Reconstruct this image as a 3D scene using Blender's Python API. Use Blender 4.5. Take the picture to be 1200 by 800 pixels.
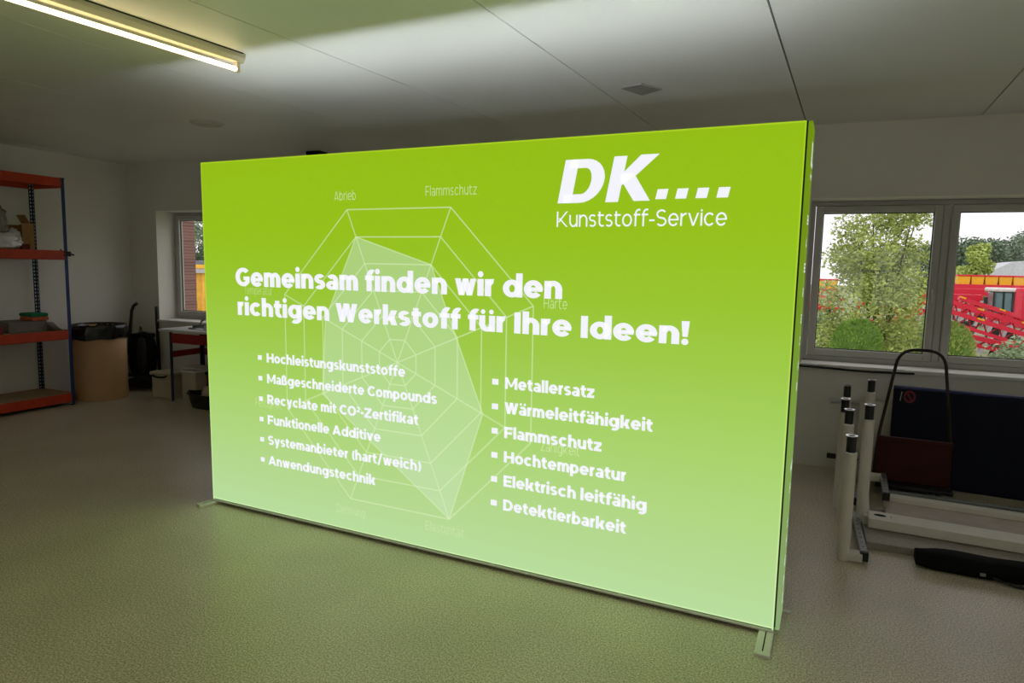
import bpy, bmesh, math, random
from mathutils import Vector, Matrix, noise
random.seed(7)
PI = math.pi
for o in list(bpy.data.objects): bpy.data.objects.remove(o)
C = bpy.context.scene.collection
S = bpy.context.scene

# ------------------------------------------------------------------ camera, sky, exposure
cam = bpy.data.cameras.new('camera'); cam.sensor_width = 36; cam.lens = 785.2 / 1200 * 36
cam.clip_end = 500
co = bpy.data.objects.new('camera', cam); C.objects.link(co); S.camera = co
yaw, pitch, roll = -0.39751, -0.10870, 0.02091
fw = Vector((math.sin(yaw) * math.cos(pitch), math.cos(yaw) * math.cos(pitch), math.sin(pitch)))
rt = Vector((math.cos(yaw), -math.sin(yaw), 0)); up = rt.cross(fw)
r2 = rt * math.cos(roll) + up * math.sin(roll); u2 = -rt * math.sin(roll) + up * math.cos(roll)
M = Matrix((r2, u2, -fw)).transposed().to_4x4(); M.translation = Vector((3.993, -3.691, 1.822))
co.matrix_world = M

W = bpy.data.worlds.new('overcast_sky'); S.world = W; W.use_nodes = True
bg = W.node_tree.nodes['Background']; bg.inputs[0].default_value = (1.0, .955, 1.0, 1); bg.inputs[1].default_value = 1.3
S.view_settings.view_transform = 'Standard'; S.view_settings.look = 'None'
S.view_settings.exposure = 0; S.view_settings.gamma = 1; S.view_settings.use_curve_mapping = False

TUBE_E = 7.5       # fluorescent tube
FACE_E = 1.0       # lit fabric
SEAM_E = 76.        # light escaping through the open top of the light box

# ------------------------------------------------------------------ materials
def lin(c):
    return tuple((v / 12.92 if v <= .04045 else ((v + .055) / 1.055) ** 2.4) for v in [x / 255 for x in c])
def mat(name, rgb, rough=.6, metal=0., var=.12, scale=8., bump=0., bscale=80., spec=.5, coords='Object'):
    m = bpy.data.materials.new(name); m.use_nodes = True; nt = m.node_tree; n = nt.nodes; b = n['Principled BSDF']
    c = lin(rgb)
    tc = n.new('ShaderNodeTexCoord'); nz = n.new('ShaderNodeTexNoise'); nz.inputs['Scale'].default_value = scale
    nz.inputs['Detail'].default_value = 5
    nt.links.new(tc.outputs[coords], nz.inputs['Vector'])
    rp = n.new('ShaderNodeValToRGB'); rp.color_ramp.elements[0].position = .3; rp.color_ramp.elements[1].position = .7
    rp.color_ramp.elements[0].color = (*[v * (1 - var) for v in c], 1); rp.color_ramp.elements[1].color = (*[min(1, v * (1 + var)) for v in c], 1)
    nt.links.new(nz.outputs['Fac'], rp.inputs['Fac']); nt.links.new(rp.outputs['Color'], b.inputs['Base Color'])
    b.inputs['Roughness'].default_value = rough; b.inputs['Metallic'].default_value = metal
    b.inputs['Specular IOR Level'].default_value = spec
    if bump:
        n2 = n.new('ShaderNodeTexNoise'); n2.inputs['Scale'].default_value = bscale; n2.inputs['Detail'].default_value = 3
        nt.links.new(tc.outputs[coords], n2.inputs['Vector'])
        bp = n.new('ShaderNodeBump'); bp.inputs['Strength'].default_value = bump; bp.inputs['Distance'].default_value = .01
        nt.links.new(n2.outputs['Fac'], bp.inputs['Height']); nt.links.new(bp.outputs['Normal'], b.inputs['Normal'])
    return m
def emit(name, rgb, s=1., base=None):
    m = bpy.data.materials.new(name); m.use_nodes = True; b = m.node_tree.nodes['Principled BSDF']
    c = lin(rgb); b.inputs['Base Color'].default_value = (*(base or [v * .2 for v in c]), 1)
    b.inputs['Roughness'].default_value = .9; b.inputs['Specular IOR Level'].default_value = .1
    b.inputs['Emission Color'].default_value = (*c, 1); b.inputs['Emission Strength'].default_value = s
    return m

def floor_mat():
    m = mat('speckled_screed', (204, 194, 174), .32, 0, .10, 1.3)
    nt = m.node_tree; n = nt.nodes; b = n['Principled BSDF']; tc = n['Texture Coordinate']
    base = b.inputs['Base Color'].links[0].from_socket
    f = n.new('ShaderNodeTexNoise'); f.inputs['Scale'].default_value = 110; f.inputs['Detail'].default_value = 3; f.inputs['Roughness'].default_value = .7
    nt.links.new(tc.outputs['Object'], f.inputs['Vector'])
    rp = n.new('ShaderNodeValToRGB'); e = rp.color_ramp.elements
    e[0].position = .40; e[0].color = (.52, .50, .48, 1); e[1].position = .60; e[1].color = (1.38, 1.37, 1.35, 1)
    nt.links.new(f.outputs['Fac'], rp.inputs['Fac'])
    mx = n.new('ShaderNodeMix'); mx.data_type = 'RGBA'; mx.blend_type = 'MULTIPLY'; mx.inputs['Factor'].default_value = 1
    nt.links.new(base, mx.inputs['A']); nt.links.new(rp.outputs['Color'], mx.inputs['B']); nt.links.new(mx.outputs['Result'], b.inputs['Base Color'])
    v = n.new('ShaderNodeTexNoise'); v.inputs['Scale'].default_value = 95; v.inputs['Detail'].default_value = 3
    nt.links.new(tc.outputs['Object'], v.inputs['Vector'])
    bp = n.new('ShaderNodeBump'); bp.inputs['Strength'].default_value = .28; bp.inputs['Distance'].default_value = .005
    nt.links.new(v.outputs['Fac'], bp.inputs['Height']); nt.links.new(bp.outputs['Normal'], b.inputs['Normal'])
    return m
def glass_mat():
    m = bpy.data.materials.new('window_glass'); m.use_nodes = True; nt = m.node_tree; n = nt.nodes
    for x in list(n): n.remove(x)
    o = n.new('ShaderNodeOutputMaterial'); t = n.new('ShaderNodeBsdfTransparent'); g = n.new('ShaderNodeBsdfGlossy')
    t.inputs[0].default_value = (.95, .96, .955, 1); g.inputs['Roughness'].default_value = .02
    x = n.new('ShaderNodeMixShader'); x.inputs[0].default_value = .02
    nt.links.new(t.outputs[0], x.inputs[1]); nt.links.new(g.outputs[0], x.inputs[2]); nt.links.new(x.outputs[0], o.inputs[0])
    return m
def ramp_emit(name, stops, z0, z1, s):
    """backlit printed fabric: the print fades from strong green at the top to pale green at the bottom"""
    m = bpy.data.materials.new(name); m.use_nodes = True; nt = m.node_tree; n = nt.nodes; b = n['Principled BSDF']
    tc = n.new('ShaderNodeTexCoord'); sx = n.new('ShaderNodeSeparateXYZ'); mr = n.new('ShaderNodeMapRange')
    mr.inputs['From Min'].default_value = z0; mr.inputs['From Max'].default_value = z1
    rp = n.new('ShaderNodeValToRGB'); el = rp.color_ramp.elements
    while len(el) > 1: el.remove(el[-1])
    el[0].position = stops[0][0]; el[0].color = (*lin(stops[0][1]), 1)
    for p, c in stops[1:]:
        e = el.new(p); e.color = (*lin(c), 1)
    nt.links.new(tc.outputs['Object'], sx.inputs[0]); nt.links.new(sx.outputs['Z'], mr.inputs['Value'])
    nt.links.new(mr.outputs['Result'], rp.inputs['Fac']); nt.links.new(rp.outputs['Color'], b.inputs['Emission Color'])
    b.inputs['Base Color'].default_value = (.05, .08, .03, 1); b.inputs['Roughness'].default_value = .85
    b.inputs['Specular IOR Level'].default_value = .1
    b.inputs['Emission Strength'].default_value = s
    return m
def veil(name, rgb, f):
    """printed see-through tint on the lit fabric"""
    m = bpy.data.materials.new(name); m.use_nodes = True; nt = m.node_tree; n = nt.nodes
    for x in list(n): n.remove(x)
    o = n.new('ShaderNodeOutputMaterial'); t = n.new('ShaderNodeBsdfTransparent'); e = n.new('ShaderNodeEmission')
    e.inputs[0].default_value = (*lin(rgb), 1); x = n.new('ShaderNodeMixShader'); x.inputs[0].default_value = f
    nt.links.new(t.outputs[0], x.inputs[1]); nt.links.new(e.outputs[0], x.inputs[2]); nt.links.new(x.outputs[0], o.inputs[0])
    return m
def brick_mat():
    m = mat('red_brick', (120, 84, 76), .85); nt = m.node_tree; n = nt.nodes
    b = n.new('ShaderNodeTexBrick'); b.inputs['Scale'].default_value = 4.5
    b.inputs['Color1'].default_value = (*lin((140, 98, 88)), 1); b.inputs['Color2'].default_value = (*lin((118, 80, 74)), 1); b.inputs['Mortar'].default_value = (*lin((150, 140, 132)), 1)
    mp = n.new('ShaderNodeMapping'); mp.inputs['Rotation'].default_value = (PI / 2, 0, 0)
    nt.links.new(n['Texture Coordinate'].outputs['Object'], mp.inputs[0]); nt.links.new(mp.outputs[0], b.inputs['Vector'])
    nt.links.new(b.outputs['Color'], n['Principled BSDF'].inputs['Base Color'])
    return m

WALL = mat('painted_plaster', (228, 225, 216), .75, 0, .03, 1.5, .08, 120)
CEIL = mat('ceiling_boards', (232, 232, 226), .42, 0, .02, 1., .03, 30)
GAP = mat('dark_joint', (24, 24, 22), .9)
FLOOR = floor_mat()
PVC = mat('white_window_pvc', (186, 185, 179), .4, 0, .02)
SILL = mat('white_sill', (222, 221, 217), .35, 0, .02)
RUB = mat('black_rubber', (18, 18, 18), .7)
GLASS = glass_mat()
BLACK = mat('black_plastic', (22, 22, 24), .45)
BLACKM = mat('matt_black_fabric', (16, 16, 18), .9, bump=.3, spec=.15)
STEEL = mat('galvanised_steel', (150, 152, 153), .4, .7, .1, 20)
GREY = mat('grey_metal', (128, 132, 131), .5, .3)
WHITEM = mat('white_powder_coat', (222, 216, 203), .4, 0, .03)
CHROME = mat('chrome_ring', (215, 215, 215), .25, .9)
ORANGE = mat('orange_beam', (196, 62, 28), .5)
BLUE = mat('blue_post', (26, 54, 112), .5)
DBLUE = mat('dark_blue_post', (24, 38, 72), .5)
CHIP = mat('chipboard', (168, 142, 108), .8, 0, .15, 60)
CARD = mat('cardboard', (178, 134, 88), .8, 0, .06, 20)
DRUM = mat('brown_fibreboard', (192, 152, 108), .7, 0, .05, 3)
LINER = mat('black_bin_liner', (20, 20, 22), .22, 0, .1)
FOIL = mat('silver_foil', (232, 232, 236), .32, .35, .1, 20, .4, 25)
CLEAR = mat('grey_clear_wrap', (140, 136, 128), .25, .2, .3, 14, .4, 25)
REDP = mat('dark_red_plastic', (128, 26, 24), .45)
REDB = mat('red_beam', (150, 30, 26), .5)
GREENP = mat('green_pad', (28, 128, 86), .9, 0, .25, 60, .5, 90)
ORP = mat('coral_pad', (214, 108, 72), .9, 0, .2, 60, .5, 90)
PAPER = mat('white_paper', (226, 222, 216), .7, 0, .02)
TABLE = mat('white_laminate', (214, 214, 214), .3, 0, .02)
STYRO = mat('white_foam_box', (184, 174, 150), .8, 0, .04)
CLOTH = mat('beige_cloth', (192, 176, 150), .9, 0, .1, 20, .4, 60)
NAVY = mat('navy_vinyl', (12, 15, 36), .6, 0, .1, 3, spec=.2)
NAVYE = mat('navy_edge_binding', (48, 52, 104), .5)
REDLOGO = mat('red_print', (116, 28, 32), .6)
WHITEP = mat('white_print', (190, 190, 200), .6)
BROWN = mat('red_brown_board', (62, 21, 16), .6, 0, .12, 6, spec=.2)
DARKTUBE = mat('dark_brown_tube', (40, 26, 24), .4, .3)
LAMPW = mat('white_enamel', (206, 198, 176), .45, 0, .02)
TUBE = emit('lit_fluorescent_tube', (255, 224, 172), TUBE_E)
ALU = mat('aluminium', (188, 190, 186), .35, .7, .03)
ALUW = mat('light_aluminium_foot', (236, 236, 228), .45, 0., .03)

# ------------------------------------------------------------------ mesh helpers
class MB:
    def __init__(s): s.v = []; s.f = []; s.m = []; s.cur = 0; s.sm = []
    def add(s, vs, fs, smooth=False):
        k = len(s.v); s.v += [tuple(v) for v in vs]; s.f += [tuple(i + k for i in f) for f in fs]
        s.m += [s.cur] * len(fs); s.sm += [smooth] * len(fs); return s
    def box(s, x0, y0, z0, x1, y1, z1, T=None):
        vs = [Vector((x, y, z)) for z in (z0, z1) for x, y in ((x0, y0), (x1, y0), (x1, y1), (x0, y1))]
        if T is not None: vs = [T @ v for v in vs]
        return s.add(vs, [(3, 2, 1, 0), (4, 5, 6, 7), (0, 1, 5, 4), (1, 2, 6, 5), (2, 3, 7, 6), (3, 0, 4, 7)])
    def bbox(s, x0, y0, z0, x1, y1, z1, b=.01, T=None, seg=2):
        bm = bmesh.new(); bmesh.ops.create_cube(bm, size=1)
        for v in bm.verts: v.co = Vector(((x0 + x1) / 2 + v.co.x * (x1 - x0), (y0 + y1) / 2 + v.co.y * (y1 - y0), (z0 + z1) / 2 + v.co.z * (z1 - z0)))
        bmesh.ops.bevel(bm, geom=bm.edges[:], offset=b, segments=seg, affect='EDGES', profile=.5)
        return s.bm(bm, T)
    def bm(s, bm, T=None, smooth=False):
        bm.verts.index_update()
        s.add([(T @ v.co if T is not None else v.co) for v in bm.verts], [[v.index for v in f.verts] for f in bm.faces], smooth); bm.free(); return s
    def tube(s, pts, r, n=12, cap=True, closed=False):
        pts = [Vector(p) for p in pts]; rr = r if isinstance(r, (list, tuple)) else [r] * len(pts)
        N = len(pts); vs = []; ref = None
        for i, p in enumerate(pts):
            a = pts[i - 1] if i else (pts[-1] if closed else p); b = pts[(i + 1) % N] if (i < N - 1 or closed) else p
            d = (b - a).normalized()
            if ref is None: ref = d.orthogonal().normalized()
            ref = (ref - d * ref.dot(d)).normalized(); q = d.cross(ref)
            for k in range(n):
                t = 2 * PI * k / n; vs.append(p + (ref * math.cos(t) + q * math.sin(t)) * rr[i])
        fs = []
        for i in range(N if closed else N - 1):
            j = (i + 1) % N
            for k in range(n): fs.append((i * n + k, i * n + (k + 1) % n, j * n + (k + 1) % n, j * n + k))
        s.add(vs, fs, True)
        if cap and not closed:
            s.add(vs[:n], [tuple(range(n - 1, -1, -1))]); s.add(vs[-n:], [tuple(range(n))])
        return s
    def lathe(s, prof, n=40, T=None, wob=None, smooth=True):
        vs = []
        for i, (r, z) in enumerate(prof):
            for k in range(n):
                t = 2 * PI * k / n; q = r + (wob(t, z, i) if wob else 0); v = Vector((q * math.cos(t), q * math.sin(t), z))
                vs.append(T @ v if T is not None else v)
        fs = [(i * n + k, i * n + (k + 1) % n, (i + 1) * n + (k + 1) % n, (i + 1) * n + k) for i in range(len(prof) - 1) for k in range(n)]
        return s.add(vs, fs, smooth)
    def cyl(s, x, y, z0, z1, r, n=24, r1=None):
        r1 = r if r1 is None else r1
        return s.tube([(x, y, z0), (x, y, z1)], [r, r1], n)
    def blob(s, c, rad, p=1., n=20, ns=0., nf=3., T=None):
        bm = bmesh.new(); bmesh.ops.create_uvsphere(bm, u_segments=n, v_segments=max(6, n // 2 + 2), radius=1)
        for v in bm.verts:
            q = v.co; q = Vector([math.copysign(abs(a) ** p, a) for a in q])
            if ns: q *= 1 + ns * noise.noise(q * nf + Vector(c) * 3)
            v.co = Vector(c) + Vector((q.x * rad[0], q.y * rad[1], q.z * rad[2]))
        return s.bm(bm, T, True)
    def prism(s, poly, y0, y1, T=None):      # polygon in x,z swept along y
        n = len(poly); vs = [Vector((x, y0, z)) for x, z in poly] + [Vector((x, y1, z)) for x, z in poly]
        if T is not None: vs = [T @ v for v in vs]
        return s.add(vs, [tuple(range(n)), tuple(range(2 * n - 1, n - 1, -1))] + [(i, i + n, (i + 1) % n + n, (i + 1) % n) for i in range(n)])
    def slab(s, poly, z0, z1):
        n = len(poly)
        return s.add([(x, y, z0) for x, y in poly] + [(x, y, z1) for x, y in poly],
                     [tuple(range(n - 1, -1, -1)), tuple(range(n, 2 * n))] + [(i, (i + 1) % n, (i + 1) % n + n, i + n) for i in range(n)])
    def build(s, name, mats, parent=None, loc=None):
        me = bpy.data.meshes.new(name); me.from_pydata(s.v, [], s.f)
        for m in (mats if isinstance(mats, (list, tuple)) else [mats]): me.materials.append(m)
        me.polygons.foreach_set('material_index', s.m); me.polygons.foreach_set('use_smooth', s.sm); me.update()
        o = bpy.data.objects.new(name, me); C.objects.link(o)
        if parent is not None: o.parent = parent
        if loc: o.location = loc
        return o
def thing(name, label, cat, loc=(0, 0, 0), rz=0., group=None):
    o = bpy.data.objects.new(name, None); o.empty_display_size = .1; C.objects.link(o)
    o.location = loc; o.rotation_euler = (0, 0, rz); o['label'] = label; o['category'] = cat
    if group: o['group'] = group
    return o
def tag(o, label, cat, group=None, kind=None):
    o['label'] = label; o['category'] = cat
    if group: o['group'] = group
    if kind: o['kind'] = kind
    return o
def struct(o): o['kind'] = 'structure'; return o
def dup(root, loc, label, rz=None):
    r = root.copy(); C.objects.link(r); r.location = loc; r['label'] = label
    if rz is not None: r.rotation_euler = (0, 0, rz)
    for ch in list(root.children):
        c = ch.copy(); C.objects.link(c); c.parent = r
        for g in list(ch.children):
            d = g.copy(); C.objects.link(d); d.parent = c
    return r

# ------------------------------------------------------------------ the room
D, H, XL, XR, YF = 3.229, 3.191, -4.974, 7.6, -6.6
DW = .42                                     # wall thickness
ZS, ZT = .985, 2.525                         # window opening
RW = (4.085, 6.36); LW = (-4.44, -2.16)      # right and left window openings
struct(MB().box(XL - .4, YF - .3, -.2, XR + .4, D + DW, 0).build('floor', FLOOR))
b = MB()
y0, y1 = D, D + DW
b.box(XL - .4, y0, 0, XR + .4, y1, ZS); b.box(XL - .4, y0, ZT, XR + .4, y1, H + .1)
for x0, x1 in ((XL - .4, LW[0]), (LW[1], RW[0]), (RW[1], XR + .4)): b.box(x0, y0, ZS, x1, y1, ZT)
struct(b.build('wall_back', WALL))
struct(MB().box(XL - .4, YF - .3, 0, XL, D, H + .1).build('wall_left', WALL))
# right wall, outside the picture: two window openings added to let in more daylight
b = MB(); ADDED_SIDEW = ((-1.6, .7), (-5.4, -3.1))
b.box(XR, YF - .3, 0, XR + .4, D, ZS); b.box(XR, YF - .3, ZT, XR + .4, D, H + .1)
for a0, a1 in ((YF - .3, -5.4), (-3.1, -1.6), (.7, D)): b.box(XR, a0, ZS, XR + .4, a1, ZT)
struct(b.build('wall_right', WALL))
b = MB(); ADDED_FRONTW = ((-3.6, -1.3), (.4, 2.7), (4.4, 6.7))  # unseen front wall; its three window openings are added to brighten the room
b.box(XL - .4, YF - .4, 0, XR + .4, YF, ZS); b.box(XL - .4, YF - .4, ZT, XR + .4, YF, H + .1)
for a0, a1 in ((XL - .4, -3.6), (-1.3, .4), (2.7, 4.4), (6.7, XR + .4)): b.box(a0, YF - .4, ZS, a1, YF, ZT)
struct(b.build('wall_front', WALL))
# ceiling: wide boards with open joints
J = [(-6.2, 0.), (-4.6, -.05), (-3.1, -.05), (-1.70, -.04), (-.22, .05), (1.065, .118), (2.41, .082), (3.771, .071), (5.192, .05), (6.62, .05), (8.2, .05)]
b = MB()
for i in range(len(J) - 1):
    (xa, sa), (xb, sb) = J[i], J[i + 1]; g = .004 if i else 0; g2 = .004
    g = .0025 if i <= 4 else .005; g2 = .0025 if i + 1 <= 4 else .005
    b.slab([(xa + sa * YF + g, YF), (xb + sb * YF - g2, YF), (xb + sb * D - g2, D), (xa + sa * D + g, D)], H, H + .018)
b.cur = 1
b.box(XL - .4, YF - .3, H + .03, XR + .4, D + DW, H + .2)
struct(b.build('ceiling', [CEIL, GAP]))

def window(name, x0, x1, yr, T=None):
    """two casements in a fixed frame; local x along the wall, y outwards"""
    w = bpy.data.objects.new(name, None); C.objects.link(w); struct(w)
    t = .07; f = MB()
    f.bbox(x0, yr, ZS, x0 + .045, yr + t, ZT, .006); f.bbox(x1 - .045, yr, ZS, x1, yr + t, ZT, .006)
    f.bbox(x0 + .045, yr, ZS, x1 - .045, yr + t, ZS + .05, .006); f.bbox(x0 + .045, yr, ZT - .045, x1 - .045, yr + t, ZT, .006)
    xm = (x0 + x1) / 2
    f.bbox(xm - .03, yr, ZS + .05, xm + .03, yr + t, ZT - .045, .006)
    f.build('window_frame', PVC, w)
    for a, c, hs in ((x0 + .045, xm - .03, 1), (xm + .03, x1 - .045, -1)):
        q = MB(); s = .068; zb, zt = ZS + .05, ZT - .045; y = yr - .02
        q.bbox(a + .004, y, zb + .004, a + s, y + .075, zt - .004, .008); q.bbox(c - s, y, zb + .004, c - .004, y + .075, zt - .004, .008)
        q.bbox(a + s, y, zb + .004, c - s, y + .075, zb + s, .008); q.bbox(a + s, y, zt - s, c - s, y + .075, zt - .004, .008)
        sash = q.build('window_sash', PVC, w)
        g = MB(); zq, yq = .008, .03
        g.box(a + s, y + yq, zb + s, a + s + zq, y + yq + .01, zt - s); g.box(c - s - zq, y + yq, zb + s, c - s, y + yq + .01, zt - s)
        g.box(a + s, y + yq, zb + s, c - s, y + yq + .01, zb + s + zq); g.box(a + s, y + yq, zt - s - zq, c - s, y + yq + .01, zt - s)
        g.build('glazing_gasket', RUB, sash)
        MB().box(a + s, y + yq + .01, zb + s, c - s, y + yq + .02, zt - s).build('window_pane', GLASS, sash)
        hx = (c - s / 2) if hs > 0 else (a + s / 2)
        h = MB(); h.bbox(hx - .014, y - .012, 1.66, hx + .014, y, 1.73, .004); h.tube([(hx, y - .01, 1.70), (hx, y - .045, 1.70)], .009, 10)
        h.bbox(hx - .011, y - .052, 1.585, hx + .011, y - .036, 1.712, .005)
        h.build('window_handle', PVC, sash)
    if T is not None: w.matrix_world = T
    return w
window('window_1', RW[0], RW[1], D + .30)
window('window_2', LW[0], LW[1], D + .30)
for i, (a0, a1) in enumerate(ADDED_SIDEW):  # unseen casements for the openings added in the right wall
    window('window_%d' % (i + 3), 0, a1 - a0, .30, Matrix.Translation((XR, a1, 0)) @ Matrix.Rotation(-PI / 2, 4, 'Z'))
for i, (a0, a1) in enumerate(ADDED_FRONTW):  # likewise for the added front wall openings
    window('window_%d' % (i + 5), 0, a1 - a0, .30, Matrix.Translation((a1, YF, 0)) @ Matrix.Rotation(PI, 4, 'Z'))
# window boards
for nm, (x0, x1) in (('trim_1', RW), ('trim_2', LW)):
    struct(MB().bbox(x0 - .04, D - .035, ZS - .035, x1 + .04, D + .30, ZS - .001, .006).build(nm, SILL))

# ------------------------------------------------------------------ stroke lettering
XH, CAP, ASC, DSC = .54, .70, .745, -.19
class G:
    def __init__(s, w, h): s.w, s.h, s.p = w, h, []
    def q(s, *pts): s.p.append(list(pts))
    def stem(s, x, y0, y1, w=None): w = w or s.w; s.q((x, y0), (x + w, y0), (x + w, y1), (x, y1))
    def bar(s, x0, x1, y, h=None): h = h or s.h; s.q((x0, y), (x1, y), (x1, y + h), (x0, y + h))
    def arc(s, cx, cy, rx, ry, a0, a1, w=None, h=None):
        w = w or s.w; h = h or s.h
        n = max(4, int(abs(a1 - a0) / 11)); ix, iy = max(.001, rx - w), max(.001, ry - h); pr = None
        for i in range(n + 1):
            t = math.radians(a0 + (a1 - a0) * i / n); c, sn = math.cos(t), math.sin(t)
            cur = ((cx + rx * c, cy + ry * sn), (cx + ix * c, cy + iy * sn))
            if pr: s.q(pr[0], cur[0], cur[1], pr[1])
            pr = cur
    def diag(s, xb, yb, xt, yt, w=None): w = w or s.w; s.q((xb, yb), (xb + w, yb), (xt + w, yt), (xt, yt))
    def dot(s, cx, cy, r): s.q(*[(cx + r * math.cos(2 * PI * i / 20), cy + r * math.sin(2 * PI * i / 20)) for i in range(20)])
def glyph(ch, w, h):
    """-> polygons, advance"""
    g = G(w, h); k = w - .17; R = .29 + k * .3      # bowl half width
    dr = min(w * .55, .096); sd = .035 + (.17 - w) * .25         # dot radius, side bearing
    ry = XH / 2 + .008
    def bowl(cx): g.arc(cx, XH / 2, R, ry, 0, 360)
    if ch == ' ': return [], .24
    if ch in 'oöcedbpqg':
        if ch == 'o' or ch == 'ö': bowl(R); wd = 2 * R
        if ch == 'c': g.arc(R, XH / 2, R, ry, 42, 318); wd = 2 * R * .92
        if ch == 'e':
            g.arc(R, XH / 2, R, ry, -4, 322); hb = h * .82; g.bar(w * .6, 2 * R - .012, XH / 2 - hb * .55, hb); wd = 2 * R
        if ch in 'dqg':
            bowl(R); x = 2 * R - w * .82
            g.stem(x, {'d': 0, 'q': DSC, 'g': .02}[ch], ASC if ch == 'd' else XH); wd = x + w
            if ch == 'g':
                g.arc(wd - R * 1.0, .03, R * 1.0, .235, 0, -128)
        if ch in 'bp':
            x = -.18 * w; g.arc(R + x + .0, XH / 2, R, ry, 0, 360); g.stem(0, 0 if ch == 'b' else DSC, ASC if ch == 'b' else XH); wd = 2 * R + x
    elif ch in 'nhmuürü':
        a = .265 + k * .3
        if ch in 'nh':
            g.stem(0, 0, XH if ch == 'n' else ASC); g.arc(a + .0, XH - .26, a, .268, 0, 150); g.stem(2 * a - w, 0, XH - .255); wd = 2 * a
        if ch == 'm':
            a = .24 + k * .25; g.stem(0, 0, XH)
            for i in range(2):
                o = i * (2 * a - w); g.arc(o + a, XH - .25, a, .258, 0, 148); g.stem(o + 2 * a - w, 0, XH - .245)
            wd = 4 * a - w
        if ch in 'uü':
            g.stem(0, .255, XH); g.arc(a, .26, a, .268, 180, 330); g.stem(2 * a - w, 0, XH); wd = 2 * a
        if ch == 'r':
            g.stem(0, 0, XH); g.arc(.27, XH - .27, .27, .278, 82, 150); wd = .31 + k * .2
        if ch == 'ü':
            for c in (wd * .24, wd * .76): g.dot(c, XH + .048 + dr * .82, dr * .82)
    elif ch in 'aä':
        W_ = .50 + k * .5
        g.stem(W_ - w, 0, XH - .21); g.arc(W_ / 2 + .0, XH - .215, W_ / 2, .223, 0, 143)
        g.arc(W_ * .46, .155, W_ * .46, .163, 0, 360, w * .95, h * .78); wd = W_
        if ch == 'ä':
            for c in (wd * .24, wd * .76): g.dot(c, XH + .048 + dr * .82, dr * .82)
    elif ch in 'sS':
        T_ = XH if ch == 's' else CAP; rx = (.225 if ch == 's' else .29) + k * .3; hh = h * (.92 if ch == 's' else 1)
        r = (T_ + hh + .016) / 4; g.arc(rx, T_ + .008 - r, rx, r, 33, 270, w * .95, hh); g.arc(rx, r - .008, rx, r, 90, -147, w * .95, hh); wd = 2 * rx
    elif ch in 'iïlI!':
        if ch == 'i': g.stem(0, 0, XH); g.dot(w / 2, XH + .055 + dr, dr); wd = w
        if ch == 'l': g.stem(0, 0, ASC); wd = w
        if ch == 'I': g.stem(0, 0, CAP); wd = w * 1.08
        if ch == '!': g.q((w * .18, .235), (w * .82, .235), (w * 1.02, CAP), (-.02 * w, CAP)); g.dot(w / 2, .085, dr); wd = w
    elif ch == 'f':
        g.stem(.06, 0, .53); r = .19 + k * .2; g.arc(.06 + r + .03, .53, r + .03, ASC + .012 - .53, 180, 62); g.bar(0, .36 + k * .2, XH - h); wd = .345 + k * .2
    elif ch == 't':
        r = .19 + k * .2; g.stem(.06, .19, .665); g.arc(.06 + r + .03, .195, r + .03, .203, 180, 300); g.bar(0, .36 + k * .2, XH - h); wd = .365 + k * .2
    elif ch in 'kK':
        t = ASC if ch == 'k' else CAP; xt = XH if ch == 'k' else CAP; g.stem(0, 0, t); r = .56 + k * .4 if ch == 'k' else .68 + k * .4
        ym = xt * .40; g.diag(w * .75, ym - .06, r - w * 1.18, xt, w * 1.18); g.diag(r - w * 1.12, 0, w * .95 + .02, xt * .56, w * 1.15); wd = r
    elif ch in 'vwyz':
        ww = w * 1.04
        if ch in 'vy':
            b_ = .56 + k * .3; g.diag(b_ / 2 - ww / 2, 0, 0, XH, ww)
            if ch == 'v': g.diag(b_ / 2 - ww / 2, 0, b_ - ww, XH, ww)
            else: sl = (b_ / 2 - ww / 2) / XH; g.diag(b_ / 2 - ww / 2 - sl * .19, DSC, b_ - ww, XH, ww)
            wd = b_
        if ch == 'w':
            a = .46 + k * .2; x = 0; ww = w * .92
            for i in range(2):
                g.diag(x + a / 2 - ww / 2, 0, x, XH, ww); g.diag(x + a / 2 - ww / 2, 0, x + a - ww, XH, ww); x += a - ww
            wd = x + ww
        if ch == 'z':
            b_ = .46 + k * .2; g.bar(0, b_, 0); g.bar(0, b_, XH - h); g.q((0, h), (w * 1.25, h), (b_, XH - h), (b_ - w * 1.25, XH - h)); wd = b_
    elif ch == 'ß':
        g.stem(0, 0, .53); g.arc(.24, .50, .24, .255, 180, 0); g.arc(.24, .54, .24, .13 + h / 2, 0, -80, w, h); g.arc(.26, .205, .30, .213, 90, -110); wd = .56
    elif ch in 'HMWAEFDRZOGCTN':
        w2 = w * 1.05; r = CAP / 2 + .008
        if ch == 'H': g.stem(0, 0, CAP, w2); g.stem(.70 + k - w2, 0, CAP, w2); g.bar(w2 * .8, .70 + k - w2 * .8, CAP / 2 - h / 2); wd = .70 + k
        if ch == 'M':
            wd = .86 + k; g.stem(0, 0, CAP, w2); g.stem(wd - w2, 0, CAP, w2); m_ = wd / 2
            g.q((0, CAP), (w2 * .95, CAP), (m_ + w * .32, .13), (m_ - w * .32, .13)); g.q((wd, CAP), (wd - w2 * .95, CAP), (m_ - w * .32, .13), (m_ + w * .32, .13))
        if ch == 'N': wd = .72 + k; g.stem(0, 0, CAP, w2); g.stem(wd - w2, 0, CAP, w2); g.diag(wd - w2, 0, 0, CAP, w2)
        if ch == 'W':
            a = .56 + k * .3; x = 0
            for i in range(2):
                g.diag(x + a / 2 - w2 / 2, 0, x, CAP, w2); g.diag(x + a / 2 - w2 / 2, 0, x + a - w2, CAP, w2); x += a - w2 * .95
            wd = x + w2 * .95
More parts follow.
